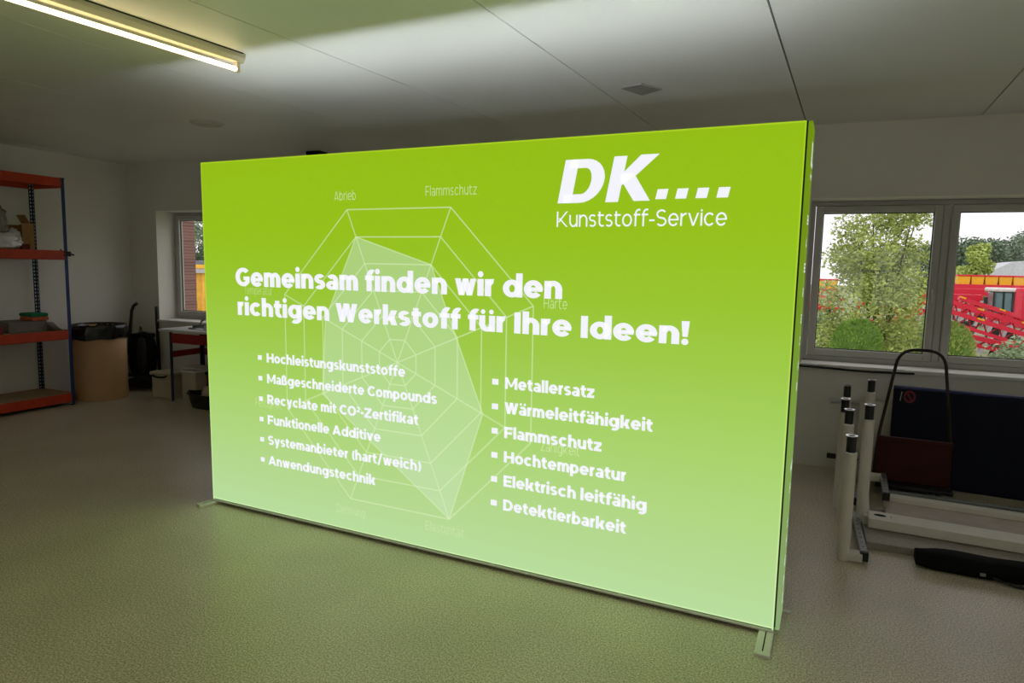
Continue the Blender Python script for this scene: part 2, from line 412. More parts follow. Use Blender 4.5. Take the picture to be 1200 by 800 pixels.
        if ch == 'A': wd = .78 + k; g.diag(0, 0, wd / 2 - w2 / 2, CAP, w2); g.diag(wd - w2, 0, wd / 2 - w2 / 2, CAP, w2); g.bar(.17, wd - .17, .13)
        if ch in 'EF':
            wd = .55 + k; g.stem(0, 0, CAP, w2); g.bar(0, wd, CAP - h); g.bar(0, wd * .92, CAP / 2 - h * .5 - (.03 if ch == 'F' else 0))
            if ch == 'E': g.bar(0, wd, 0)
        if ch == 'T': wd = .56 + k; g.stem(wd / 2 - w2 / 2, 0, CAP, w2); g.bar(0, wd, CAP - h)
        if ch == 'D': g.stem(0, 0, CAP, w2); g.arc(.31, CAP / 2, .38 + k * .5, CAP / 2, 90, -90, w2, h); g.bar(0, .31, 0); g.bar(0, .31, CAP - h); wd = .69 + k * .5
        if ch == 'R':
            wd = .63 + k; g.stem(0, 0, CAP, w2); q = .24; g.arc(.36, CAP - q, wd - .38, q, 90, -90, w2, h); g.bar(0, .36, CAP - h); g.bar(0, .36, CAP - 2 * q); g.diag(wd - w2 * 1.1, 0, wd - w2 * 1.1 - .17, .26, w2 * 1.1)
        if ch == 'Z': wd = .60 + k; g.bar(0, wd, 0); g.bar(0, wd, CAP - h); g.q((0, h), (w2 * 1.3, h), (wd, CAP - h), (wd - w2 * 1.3, CAP - h))
        if ch == 'O': g.arc(.385, CAP / 2, .385, r, 0, 360, w2); wd = .77
        if ch == 'C': g.arc(.385, CAP / 2, .385, r, 43, 317, w2); wd = .68
        if ch == 'G':
            g.arc(.385, CAP / 2, .385, r, 43, 316, w2); g.stem(.70 - w * .95, .12, CAP / 2 + .02, w * .95); g.bar(.40, .70, CAP / 2 + .02 - h * .9, h * .9); wd = .71
    elif ch == '²':
        W2, H2 = w * .62, h * .62
        g.arc(.15, .58, .15, .13, 160, -30, W2, H2); g.q((0, .33 + H2 * .6), (W2 * 1.2, .33 + H2 * .4), (.295, .55), (.295 - W2 * 1.1, .53)); g.bar(0, .30, .31, H2); wd = .30
    elif ch == '-': g.bar(0, .28, .215, h * .95); wd = .28
    elif ch == '(': g.arc(.42, .30, .36, .48, 128, 232, w * .9, .1); wd = .24 + w * .3
    elif ch == ')': g.arc(-.10 + k, .30, .36, .48, -52, 52, w * .9, .1); wd = .26 + k
    elif ch == '/': g.diag(0, -.08, .27, .78, w * .85); wd = .27 + w * .8
    else: g.stem(0, 0, XH); wd = w
    if ch == 'ö':
        for c in (wd * .24, wd * .76): g.dot(c, XH + .048 + dr * .82, dr * .82)
    return g.p, wd
def lettering(text, x0, x1, y, cap, w=.17, h=.135, sp=.055):
    """polygons of one line of print, fitted between x0 and x1 on base line y with capital height cap"""
    out = []; x = 0
    for ch in text:
        p, adv = glyph(ch, w, h); out += [[(a + x, c) for a, c in q] for q in p]; x += adv + (sp if ch != ' ' else 0)
    x -= sp; sx = (x1 - x0) / x; sy = cap / CAP
    return [[(x0 + a * sx, y + c * sy) for a, c in q] for q in out]

# ------------------------------------------------------------------ the illuminated wall
TH, LE = -.05000, .01100
box = thing('illuminated_display_wall', 'large free-standing green illuminated advertising wall with white German lettering', 'display wall', (0, 0, .03))
box.rotation_euler = (LE, 0, TH)
BW, BH, BD = 4.0, 2.5, .25
GREENS = [(0, (183, 219, 157)), (.10, (180, 215, 145)), (.22, (175, 213, 128)), (.38, (166, 208, 100)), (.52, (157, 200, 72)), (.66, (151, 194, 44)), (.80, (148, 190, 22)), (1, (145, 186, 14))]
FACE = ramp_emit('backlit_green_fabric', GREENS, 0, BH, FACE_E)
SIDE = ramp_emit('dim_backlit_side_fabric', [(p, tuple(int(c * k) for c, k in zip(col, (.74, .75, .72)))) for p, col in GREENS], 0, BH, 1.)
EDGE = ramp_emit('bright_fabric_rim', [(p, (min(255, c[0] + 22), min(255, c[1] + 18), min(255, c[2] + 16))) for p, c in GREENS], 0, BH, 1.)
WHITE = emit('white_backlit_print', (240, 240, 250), 1.0)
PALE = emit('pale_green_print', (190, 222, 120), 1.0)
LINE = veil('thin_pale_chart_line', (226, 242, 196), .42)
FILL = veil('see_through_pale_chart_area', (214, 236, 214), .27)
LABEL = veil('faint_pale_chart_label', (225, 240, 190), .62)
LABELF = veil('very_faint_chart_label', (225, 240, 190), .45)
# frame (hollow tray so that light can leave through the open top)
b = MB(); t = .012
b.box(0, BD - t, 0, BW + .0275, BD, BH); b.box(0, .003, 0, t, BD - t, BH); b.box(BW + .0005, .018, 0, BW + .0085, BD - t, BH)
b.box(t, .003, 0, BW + .012, BD - t, t); b.box(t, .010, t, BW + .0, .014, BH - .010)
b.build('frame', ALU, box)
FM = MB(); FM.box(.006, 0, .012, BW - .006, .004, BH - .008); FM.build('front_fabric', FACE, box)
b = MB(); b.box(0, -.002, 0, .006, .004, BH); b.box(BW - .006, -.002, 0, BW, .004, BH); b.box(.006, -.002, BH - .008, BW - .006, .004, BH); b.box(.006, -.002, .006, BW - .006, .004, .013)
b.build('fabric_rim', EDGE, box)
MB().box(BW, .006, 0, BW + .0085, .016, BH).build('corner_groove', BLACK, box)
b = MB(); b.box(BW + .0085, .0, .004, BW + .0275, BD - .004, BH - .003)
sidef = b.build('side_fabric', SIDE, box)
b = MB(); b.box(0, -.009, -.012, BW, .03, -.003)
for u in (.8, 1.6, 2.4, 3.2): b.box(u - .012, .002, -.014, u + .012, .03, .0)
b.build('bottom_rail', ALUW, box)
# white led light leaving through the open top, plus an added green glow strip
ADDED_GLOW = emit('added_green_glow', (190, 214, 96), 46.)  # added emitter that greens the ceiling in front of the wall
MB().box(.02, .0045, BH - .006, BW - .02, .0095, BH - .003).build('added_glow_strip', ADDED_GLOW, box)
LED = emit('white_led_strip', (236, 240, 255), SEAM_E)
MB().box(.03, .020, BH - .075, BW - .02, .034, BH - .07).build('led_strip', LED, box)
def decal(name, polys, m, y=-.0045, parent=box):
    b = MB()
    for q in polys: b.add([(x, y, z) for x, z in q], [tuple(range(len(q)))])
    return b.build(name, m, parent)
# radar chart
cx, cz, hx, hz = 1.706, 1.185, .932, .958
def axis(i, r=1.): a = math.radians(112.5 - 45 * i); return Vector((cx + hx / math.cos(PI / 8) * math.cos(a) * r, cz + hz / math.cos(PI / 8) * math.sin(a) * r))
def seg(p, q, w):
    d = (q - p).normalized(); n = Vector((-d.y, d.x)) * w / 2
    return [tuple(p + n), tuple(q + n), tuple(q - n), tuple(p - n)]
poly = []
for r in (1, .82, .645, .47, .30, .15):
    for i in range(8): poly.append(seg(axis(i, r), axis(i + 1, r), .0085))
for i in range(8): poly.append(seg(Vector((cx, cz)), axis(i), .0085))
decal('radar_chart', poly, LINE, -.0035)
area = [axis(0, .82), axis(1, .645), axis(3, .66), axis(4, 1.), axis(6, .66), axis(7, .62)]
decal('chart_area', [[tuple(p) for p in area]], FILL, -.0025)
aw = [seg(area[i], area[(i + 1) % 6], .008) for i in range(6)]
decal('chart_area_outline', aw, LINE, -.0030)
thin = dict(w=.070, h=.060, sp=.14)
for tx, x0, x1, zb, m in (('Abrieb', 1.218, 1.391, 2.203, LABEL), ('Flammschutz', 1.916, 2.266, 2.213, LABEL), ('Härte', 2.702, 2.842, 1.573, LABEL), ('Zähigkeit', 2.703, 2.938, .752, LABEL),
                          ('Temperatur', .397, .66, 1.572, LABELF), ('Festigkeit', .472, .72, .772, LABELF), ('Dehnung', 1.2, 1.438, .115, LABELF), ('Elastizität', 1.918, 2.2, .127, LABELF)):
    decal('chart_label_lettering', lettering(tx, x0, x1, zb, .058, **thin), m, -.0032)
# headline and lists
decal('headline_lettering', lettering('Gemeinsam finden wir den', .314, 2.811, 1.628, .128, .212, .158, .045), WHITE)
decal('headline_lettering', lettering('richtigen Werkstoff für Ihre Ideen!', .326, 3.512, 1.421, .121, .212, .158, .045), WHITE)
for i, (tx, x1) in enumerate((('Hochleistungskunststoffe', 1.766), ('Maßgeschneiderte Compounds', 2.001), ('Recyclate mit CO²-Zertifikat', 1.864), ('Funktionelle Additive', 1.572), ('Systemanbieter (hart/weich)', 1.885), ('Anwendungstechnik', 1.527))):
    z = 1.097 - i * .1485
    decal('bullet_lettering', lettering(tx, .592 - i * .002, x1, z, .066, .196, .150, .05) + [[(.508, z + .014), (.545, z + .014), (.545, z + .046), (.508, z + .046)]], WHITE)
for i, (tx, x1) in enumerate((('Metallersatz', 3.015), ('Wärmeleitfähigkeit', 3.344), ('Flammschutz', 3.066), ('Hochtemperatur', 3.211), ('Elektrisch leitfähig', 3.33), ('Detektierbarkeit', 3.22))):
    z = 1.092 - i * .1475
    decal('bullet_lettering', lettering(tx, 2.467, x1, z, .068, .196, .150, .05) + [[(2.383, z + .018), (2.424, z + .018), (2.424, z + .052), (2.383, z + .052)]], WHITE)
# logo
def arcpts(cx_, cy_, rx, ry, a0, a1, n=14, sh=0):
    return [(cx_ + rx * math.cos(math.radians(a0 + (a1 - a0) * i / n)) + sh * ry * math.sin(math.radians(a0 + (a1 - a0) * i / n)), cy_ + ry * math.sin(math.radians(a0 + (a1 - a0) * i / n))) for i in range(n + 1)]
SK = .185
def sk(x, z): return (x + (z - 2.15) * SK, z)
dp = []
z0, z1, st = 2.150, 2.379, .078
dp.append([sk(2.771, z0), sk(2.771 + st, z0), sk(2.771 + st, z1), sk(2.771, z1)])
o_ = arcpts(2.895, (z0 + z1) / 2, .118, (z1 - z0) / 2, 90, -90); i_ = arcpts(2.895, (z0 + z1) / 2, .045, (z1 - z0) / 2 - .046, 90, -90)
for k in range(len(o_) - 1): dp.append([sk(*o_[k]), sk(*o_[k + 1]), sk(*i_[k + 1]), sk(*i_[k])])
dp.append([sk(2.8, z0), sk(2.896, z0), sk(2.896, z0 + .046), sk(2.8, z0 + .046)]); dp.append([sk(2.8, z1 - .046), sk(2.896, z1 - .046), sk(2.896, z1), sk(2.8, z1)])
dp.append([sk(3.042, z0), sk(3.112, z0), sk(3.112, 2.384), sk(3.042, 2.384)])
dp.append([(3.118, 2.283), (3.128, 2.235), (3.205, 2.284), (3.323, 2.386), (3.228, 2.386)]); dp.append([(3.125, 2.262), (3.195, 2.153), (3.281, 2.153), (3.192, 2.296), (3.137, 2.296)])
for x in (3.309, 3.410, 3.511, 3.612): dp.append([(x, 2.159), (x + .055, 2.159), (x + .0655, 2.209), (x + .0105, 2.209)])
decal('logo_lettering', dp, WHITE)
decal('logo_lettering', lettering('Kunststoff-Service', 2.769, 3.668, 2.023, .083, .085, .075, .085), WHITE)
# print on the narrow side (local x right, seen edge-on)
b = MB()
def sideprint(polys, xs):
    for q in polys: b.add([(BW + .0278, x, z) for x, z in q], [tuple(range(len(q)))])
sideprint([[((x - 2.771) * .19 + .05, 2.30 + (z - 2.15) * .5) for x, z in q] for q in dp], 0)
sideprint(lettering('Kunststoff', .05, .21, 2.245, .028, .1, .09), 0)
for tx, z in (('EH', 2.03), ('A', 1.92), ('EE', 1.80), ('R', 1.68), ('E', 1.55), ('C', 1.44), ('A', 1.32), ('R', 1.21), ('ME', .80), ('F', .69), ('T', .50), ('H', .41), ('E', .30), ('D', .20), ('Z', .10)):
    n_ = len(tx); sideprint(lettering(tx, .125 - .03 * n_, .125 + .03 * n_, z, .045, .16, .13), 0)
b.build('side_lettering', WHITE, box)
# feet
def foot(x, rot, fl):
    b = MB(); b.bbox(-.036, -fl, -.030, .036, .12, -.013, .004); o = b.build('foot', ALUW, box)
    q = MB(); q.box(-.003, -fl + .035, -.0132, .003, -.01, -.0122); q.build('slot', GAP, o)
    o.location = (x, 0, 0); o.rotation_euler = (0, 0, rot)
foot(3.968, 0., .235); foot(.012, -.30, .125)
b = MB(); b.bbox(3.94, BD - .04, -.030, 3.995, BD + .09, -.014, .004); b.tube([(3.99, BD + .0, -.01), (4.065, BD + .02, -.018)], .008, 8); b.build('rear_foot', ALUW, box)

# ------------------------------------------------------------------ ceiling lamp and ceiling fittings
def batten(x, y, rz, label):
    L = thing('fluorescent_batten_lamp', label, 'lamp', (x, y, H), rz)
    b = MB(); LEN = 1.56
    b.prism([(-.055, 0), (.055, 0), (.05, -.028), (.028, -.055), (-.028, -.055), (-.05, -.028)], -LEN, 0)
    b.build('housing', LAMPW, L)
    b = MB(); b.prism([(-.0555, .0), (.0555, .0), (.05, -.028), (.029, -.0575), (-.029, -.0575), (-.05, -.028)], -.001, .012); b.build('end_cap', LAMPW, L)
    for y in (-.012, -LEN + .03):
        b = MB(); b.bbox(-.014, y - .016, -.118, .014, y + .012, -.05, .006); b.build('lamp_holder', LAMPW, L)
    MB().tube([(0, -LEN + .03, -.098), (0, -.025, -.098)], .0135, 16).build('fluorescent_tube', TUBE, L)
    MB().box(.056, -LEN, -.006, .060, -.01, 0).build('shadow_gap', GAP, L)
    return L
lamp = batten(.50, -.15, -.125, 'white fluorescent batten lamp with one lit bare tube on the ceiling')
# two unseen lamps of this kind, added to brighten the room
dup(lamp, (3.5, -1.9, H), 'added unseen batten lamp on the ceiling behind the camera', -.05)
dup(lamp, (6.4, -1.2, H), 'added unseen batten lamp on the ceiling near the right wall', -.05)
p = MB().slab([(2.69, 1.41), (2.86, 1.35), (2.98, 1.535), (2.80, 1.66)], H - .012, H).build('ceiling_cover_plate', mat('grey_plate', (160, 158, 150), .6)); tag(p, 'grey square cover plate on the ceiling above the logo of the green wall', 'ceiling plate')
p = MB().lathe([(.001, H - .02), (.13, H - .02), (.16, H)], 28).build('ceiling_cover_plate', mat('cream_plate', (205, 200, 190), .5)); p.location = (-1.48, 1.42, 0); tag(p, 'flat pale round cover on the ceiling above the left end of the wall', 'ceiling plate')
k = thing('wall_speaker', 'small black box fixed high where back wall meets ceiling', 'speaker', (-1.51, 3.1, H - .1))
MB().bbox(-.1, -.07, -.08, .1, .1, .1, .008).build('cabinet', BLACK, k); MB().box(-.085, -.075, -.065, .085, -.069, .085).build('grille', BLACKM, k)

# ------------------------------------------------------------------ storage rack at the left
R = thing('storage_rack', 'tall boltless storage rack with orange beams and blue posts by left wall', 'shelf rack', (-4.30, 1.85, 0))
RD, RLn, RH = .62, 1.83, 2.80
def angle_post(sx, sy, solid):
    b = MB(); wd = .042; t = .0035
    if sx * sy and solid:
        b.box(min(0, sx * t), min(0, sy * wd), .005, max(0, sx * t), max(0, sy * wd), RH - .01); b.box(min(0, sx * wd), min(0, sy * t), .005, max(0, sx * wd), max(0, sy * t), RH - .01); return b
    def leg(ax):
        z = .0
        def bx(a0, a1, zz0, zz1):
            if ax: b.box(*sorted2(0, sx * t), *sorted2(sy * a0, sy * a1), zz0, zz1)
            else: b.box(*sorted2(sx * a0, sx * a1), *sorted2(0, sy * t), zz0, zz1)
        def sorted2(p, q): return (min(p, q), max(p, q))
        def bx(a0, a1, zz0, zz1):
            if ax: X = sorted2(0, sx * t); Y = sorted2(sy * a0, sy * a1)
            else: X = sorted2(sx * a0, sx * a1); Y = sorted2(0, sy * t)
            b.box(X[0], Y[0], zz0, X[1], Y[1], zz1)
        bx(0, .014, .005, RH - .01); bx(wd - .012, wd, .005, RH - .01)
        while z < RH - .05:
            bx(.014, wd - .012, z + .005, z + .027); z += .045
        bx(.014, wd - .012, RH - .04, RH - .01)
    leg(True); leg(False)
    return b
for sx, sy, x, y in ((-1, -1, 0, 0), (1, -1, -RD, 0), (-1, 1, 0, -RLn), (1, 1, -RD, -RLn)):
    o = angle_post(sx, sy, x == 0).build('post', BLUE if x == 0 else DBLUE, R, (x, y, 0))
    q = MB(); q.box(min(0, sx * .05), min(0, sy * .05), 0, max(0, sx * .05), max(0, sy * .05), .012); q.build('foot_plate', BLACK, o)
    q = MB(); q.box(min(-sx * .006, sx * .05), min(-sy * .006, sy * .05), RH - .012, max(-sx * .006, sx * .05), max(-sy * .006, sy * .05), RH - .0); q.build('post_cap', BLACK, o)
for zt in (.150, .940, 1.920, 2.792):
    sh = MB(); sh.box(-RD + .006, -RLn + .006, zt - .02, -.006, -.006, zt); sh = sh.build('shelf_board', CHIP, R)
    for y0_, y1_, x0_, x1_ in ((-RLn + .04, -.04, -.0065, .004), (-RLn + .04, -.04, -RD - .004, -RD + .0065)):
        b = MB(); b.box(x0_, y0_, zt - .11, x1_, y1_, zt + .004); b.box(x0_ - (.012 if x0_ > -.3 else -.0), y0_, zt - .11, x1_ + (0 if x0_ > -.3 else .012), y1_, zt - .104); b.build('beam', ORANGE, R)
    for y_ in (-.006, -RLn + .0):
        b = MB(); b.box(-RD + .042, y_ - .004, zt - .11, -.042, y_ + .006, zt + .003); b.build('beam', ORANGE, R)
b = thing('spring_clamp', 'black clamp gripping the blue rack post at the third shelf', 'clamp', (-4.30, 1.85, 1.885))
q = MB(); q.bbox(-.045, -.05, .012, .02, .03, .03, .005); q.bbox(-.045, -.05, -.03, .02, .03, -.012, .005); q.bbox(.006, -.03, -.03, .02, .03, .03, .004); q.build('jaw', BLACK, b)
q = MB(); q.tube([(.012, .02, 0), (.03, .06, -.012)], .009, 8); q.build('handle', BLACK, b)
q = MB(); q.tube([(-.03, -.04, .03), (-.045, -.06, .055)], .007, 8); q.build('lever', BLACK, b)
# on the shelves
k = thing('cardboard_box', 'open brown cardboard box behind the silver bag on the rack', 'box', (-4.64, 1.50, 1.922))
b = MB(); t = .006
b.box(-.22, -.16, 0, .06, .14, t); b.box(.06 - t, -.0, t, .06, .14, .32); b.box(-.22, -.16, t, -.22 + t, .14, .30); b.box(-.22 + t, .14 - t, t, .06 - t, .14, .31); b.box(-.22 + t, -.16, t, .06 - t, -.16 + t, .28)
b.build('carton', CARD, k)
MB().box(-.16, -.003, 0, .0, .003, .12, Matrix.Translation((-.0, .137, .315)) @ Matrix.Rotation(.5, 4, 'X')).build('flap', CARD, k)
MB().box(.061, -.02, .0, .068, .08, .07).build('carton_label', REDP, k)
k = thing('foil_bag', 'crumpled silver foil bag on the upper rack shelf', 'bag', (-4.43, 1.16, 1.926))
b = MB(); b.blob((0, 0, .095), (.12, .2, .095), .75, 36, .32, 3.1); b.blob((.02, .13, .12), (.08, .07, .10), .7, 24, .5, 4); b.v = [(x, y, max(.001, z)) for x, y, z in b.v]; b.build('bag_body', FOIL, k)
b = MB(); b.blob((0, -.07, .33), (.10, .13, .15), .75, 30, .35, 3.7); b.blob((.0, -.03, .22), (.09, .12, .06), .8, 24, .3, 4); b.build('wrapped_bundle', CLEAR, k)
k = thing('document_case', 'dark red flat case at the front of the middle rack shelf', 'case', (-4.46, .92, .941))
MB().bbox(-.14, -.2, 0, .10, .18, .095, .012).build('case_shell', REDP, k); MB().box(.1, -.05, .035, .106, .05, .06).build('handle', BLACK, k)
k = MB().bbox(-4.80, 1.22, .941, -4.46, 1.66, 1.07, .006).build('storage_box', mat('grey_card', (128, 120, 114), .7)); tag(k, 'low grey box under the scouring pads on the middle rack shelf', 'box')
def pad(z, m, nm, lab, dx):
    b = MB(); b.bbox(-.13, -.098, 0, .13, .098, .045, .018, None, 3); o = b.build(nm, m, None, (-4.57 + dx, 1.575, z)); tag(o, lab, 'pad'); return o
pad(1.071, ORP, 'scouring_pad', 'coral scouring pad lying under the green pad on the rack', .01)
pad(1.117, GREENP, 'scouring_pad', 'green scouring pad on top of the coral pad on the rack', 0)
b = MB(); pts = []
for i in range(13):
    t_ = i / 12; pts.append((1.675 + .13 * t_, .945 + .105 * (1 - t_) ** 1.6))
for i in range(12):
    (ya, za), (yb, zb) = pts[i], pts[i + 1]
    b.add([(-4.70, ya, za), (-4.36, ya, za), (-4.36, yb, zb), (-4.70, yb, zb), (-4.70, ya, za - .003), (-4.36, ya, za - .003), (-4.36, yb, zb - .003), (-4.70, yb, zb - .003)], [(0, 1, 2, 3), (7, 6, 5, 4), (0, 4, 5, 1), (2, 6, 7, 3), (1, 5, 6, 2), (3, 7, 4, 0)], False)
tag(b.build('curled_paper_sheet', PAPER), 'curled sheet of white paper beside the pads on the rack', 'paper')

# ------------------------------------------------------------------ fibre drum with bin liner
k = thing('fibre_drum_bin', 'tall brown fibreboard drum used as bin with black liner', 'bin', (-4.44, 2.31, 0))
b = MB(); b.lathe([(.305, 0), (.31, .02), (.31, .955), (.30, .96), (.297, .02), (.0, .02)], 56); b.lathe([(.0, 0), (.305, 0)], 56); b.build('drum', DRUM, k)
def wr(t, z, i): return (.010 * noise.noise(Vector((math.cos(t) * 5, math.sin(t) * 5, z * 9))) + .006 * noise.noise(Vector((math.cos(t) * 14, math.sin(t) * 14, z * 12)))) if i > 2 else 0
def wr2(t, z, i): return .012 * noise.noise(Vector((math.cos(t) * 4, math.sin(t) * 4, z * 7 + 3))) - .004
b = MB()
pr = [(.01, .55), (.25, .56), (.28, .75), (.293, .93), (.304, .975), (.316, .982), (.326, .967), (.327, .93), (.329, .88), (.328, .84), (.327, .80)]
vs_z = lambda t: .008 * math.sin(2 * t + 1) + .006 * math.sin(7 * t)
b.lathe(pr, 96, None, wr)
for i, v in enumerate(b.v):
    if v[2] < .87 and v[2] > .78 and math.hypot(v[0], v[1]) > .31:
        t_ = math.atan2(v[1], v[0]); b.v[i] = (v[0], v[1], v[2] + vs_z(t_) * (.87 - v[2]) / .07)
b.build('bin_liner', LINER, k)

# ------------------------------------------------------------------ vacuum cleaner in the corner
k = thing('vacuum_cleaner', 'black upright vacuum cleaner standing in the corner beside the drum', 'vacuum cleaner', (-4.52, 2.97, 0), .25)
b = MB(); b.bbox(-.2, -.13, .03, .2, .13, .17, .04, None, 3); b.blob((.0, -.06, .16), (.17, .1, .07), .8); b.build('base', BLACK, k)
for x in (-.17, .17):
    MB().tube([(x - .02, .07, .045), (x + .02, .07, .045)], .045, 18).build('wheel', BLACKM, k)
b = MB(); b.blob((.03, 0, .48), (.185, .125, .34), .72, 28, .05, 3); b.bbox(-.1, -.1, .74, .17, .1, .8, .02); b.build('body', BLACKM, k)
b = MB(); b.blob((.1, -.1, .5), (.07, .05, .26), .8, 18); b.build('dust_bag', BLACK, k)
b = MB(); b.tube([(-.13, -.05, .5), (-.12, -.05, .8), (-.10, -.04, 1.0), (-.085, -.04, 1.12), (-.05, -.04, 1.19), (.0, -.04, 1.225)], [.03, .026, .022, .021, .022, .024], 12); b.build('wand', BLACK, k)
b = MB(); b.tube([(-.17, -.07, .82), (-.2, -.1, .65), (-.195, -.12, .4), (-.15, -.14, .25), (-.05, -.15, .2)], .026, 12); b.build('hose', BLACK, k)
b = MB(); b.tube([(.02, -.03, .8), (.03, -.03, .9), (.05, -.03, .86), (.055, -.03, .8)], .009, 8); b.build('cord_hook', BLACK, k)
b = MB(); b.tube([(-.3 + .12, -.13, .2), (-.1, -.17, .185), (.0, -.16, .19)], [.012, .02, .012], 8); b.build('nozzle', GREY, k)
o = MB().bbox(-.022, -.012, 0, .022, .012, 1.17, .004, Matrix.Translation((-4.42, 3.185, 0)) @ Matrix.Rotation(-.02, 4, 'X') @ Matrix.Rotation(-.045, 4, 'Y')).build('flat_black_bar', BLACK); tag(o, 'flat black bar leaning on the wall beside the vacuum cleaner', 'bar')

# ------------------------------------------------------------------ workbench under the left window
k = thing('workbench', 'workbench with white top, red beams and blue legs under left window', 'workbench', (-3.46, 2.56, 0))
MB().bbox(-.16, -.03, .915, 1.55, .63, .945, .004).build('bench_top', TABLE, k)
for x, y in ((0, 0), (0, .52), (1.4, 0), (1.4, .52)):
    b = MB(); s = 1 if x < 1 else -1; q = 1 if y < .3 else -1
    b.box(min(x, x + s * .042), min(y, y + q * .004), 0, max(x, x + s * .042), max(y, y + q * .004), .915); b.box(min(x, x + s * .004), min(y, y + q * .042), 0, max(x, x + s * .004), max(y, y + q * .042), .915); b.build('leg', DBLUE, k)
for a in ((.042, -.006, .77, 1.36, .004, .895), (.042, .516, .77, 1.36, .528, .895), (-.004, .042, .575, .006, .478, .655), (1.394, .042, .575, 1.404, .478, .655), (.042, .516, .56, 1.36, .528, .645)):
    MB().box(*a).build('beam', REDB, k)
# clamps and tool on the bench
k = thing('angle_grinder', 'grey metal tool with bent handle lying on the white bench', 'tool', (-3.10, 2.80, .946), .3)
b = MB(); b.tube([(-.16, 0, .03), (0, .01, .035), (.12, .0, .04)], [.02, .03, .028], 14); b.build('body', GREY, k)
b = MB(); b.tube([(-.06, 0, .05), (-.03, -.01, .11), (.03, -.02, .14)], .012, 10); b.build('handle', GREY, k)
b = MB(); b.lathe([(.001, 0), (.05, 0), (.05, .012), (.001, .014)], 20, Matrix.Translation((-.17, 0, .004))); b.build('disc', STEEL, k)
k = thing('bar_clamp', 'pale metal bar clamp beside the tool on the white bench', 'clamp', (-2.86, 2.68, .946), -.2)
b = MB(); b.box(-.14, -.012, .004, .18, .012, .014); b.bbox(-.15, -.012, 0, -.12, .012, .09, .004); b.bbox(.05, -.012, 0, .08, .012, .08, .004); b.build('bar', CHROME, k)
b = MB(); b.tube([(.065, 0, .07), (.02, 0, .075)], .008, 8); b.tube([(-.05, 0, .03), (.01, .0, .10), (.07, .0, .07)], .008, 8); b.build('screw', STEEL, k)
# under the bench
k = thing('styrofoam_box', 'white foam box with black strap handle at the near left bench leg', 'box', (-3.72, 2.75, 0))
b = MB(); b.bbox(-.18, -.12, 0, .20, .14, .30, .012); b.build('body', STYRO, k); MB().bbox(-.20, -.14, .30, .22, .16, .35, .012).build('lid', STYRO, k)
MB().tube([(-.12, -.146, .31), (-.10, -.155, .29), (.0, -.16, .285), (.10, -.155, .295), (.13, -.146, .315)], .012, 8).build('handle', BLACK, k)
k = thing('storage_crate', 'pale grey lidded crate under the bench behind the near leg', 'crate', (-3.16, 2.82, 0))
b = MB(); b.bbox(-.22, -.16, 0, .02, .2, .38, .01); b.build('crate_body', STYRO, k); MB().bbox(-.23, -.17, .38, .03, .21, .40, .006).build('lid', PAPER, k)
b = MB(); b.box(-.2, -.15, 0, .1, .1, .012, Matrix.Rotation(.1, 4, 'Y') @ Matrix.Rotation(.3, 4, 'Z')); o = b.build('paper_stack', PAPER, None, (-3.22, 2.84, .424)); tag(o, 'loose white papers lying on the grey crate under the bench', 'papers')
k = thing('red_toolbox', 'dark red box under the workbench behind the black tub', 'box', (-2.88, 2.90, 0))
MB().bbox(-.22, -.1, 0, .3, .18, .34, .01).build('box_body', REDP, k); MB().bbox(-.23, -.11, .34, .31, .19, .38, .008).build('lid', BLACK, k)
k = thing('black_tub', 'black oval plastic tub on the floor in front of the bench', 'tub', (-2.72, 2.50, 0))
T = Matrix.Diagonal((1.35, .75, 1, 1))
b = MB(); b.lathe([(.001, 0), (.19, 0), (.215, .08), (.23, .16), (.25, .165), (.25, .18), (.225, .18), (.20, .03), (.001, .02)], 40, T); b.build('tub_body', BLACK, k)
for sg in (1, -1): MB().tube([(.31 * sg, -.05, .17), (.36 * sg, 0, .18), (.31 * sg, .05, .17)], .012, 8).build('grip', BLACK, k)
b = MB(); b.blob((.06, .0, .16), (.16, .10, .115), .8, 26, .35, 4); o = b.build('cleaning_cloth', CLOTH, None, (-2.72, 2.50, 0)); tag(o, 'crumpled beige cloth lying in the black tub', 'cloth')

# ------------------------------------------------------------------ right side: upturned tables, cart, mat, radiator
def post(name, x, y, h, parent):
    b = MB(); r = .038; b.tube([(0, 0, 0), (0, 0, h - .115)], r, 26); b.tube([(0, 0, h - .115), (0, 0, h - .110)], [r, r * .9], 26)
    o = b.build('leg', WHITEM, parent, (x, y, 0))
    q = MB(); q.tube([(0, 0, h - .11), (0, 0, h - .006)], .029, 24); q.build('leg_cap', BLACK, o)
    q = MB(); q.tube([(0, 0, h - .007), (0, 0, h)], [.031, .036], 24); q.build('cap_ring', CHROME, o)
    q = MB(); q.tube([(0, 0, h - .112), (0, 0, h - .106)], [.036, .030], 24); q.build('lower_ring', CHROME, o)
    q = MB(); q.tube([(0, 0, h), (0, 0, h + .002)], .02, 16); q.build('screw', BLACK, o)
    return o
def endbar(x, y0_, y1_, z, parent):
    b = MB(); w = .022; b.bbox(x - w, y0_, z, x + w, y1_, z + .05, .004)
    b.cur = 1; y = y0_ + .08
    while y < y1_ - .06: b.lathe([(.0005, 0), (.007, .0)], 10, Matrix.Translation((x, y, z + .0505))); y += .085
    o = b.build('cross_bar', [STEEL, GAP], parent)
    q = MB(); q.bbox(x - w - .003, y0_ - .03, z - .008, x + w + .003, y0_ + .004, z + .054, .005); q.build('end_plug', BLACK, o)
    return o
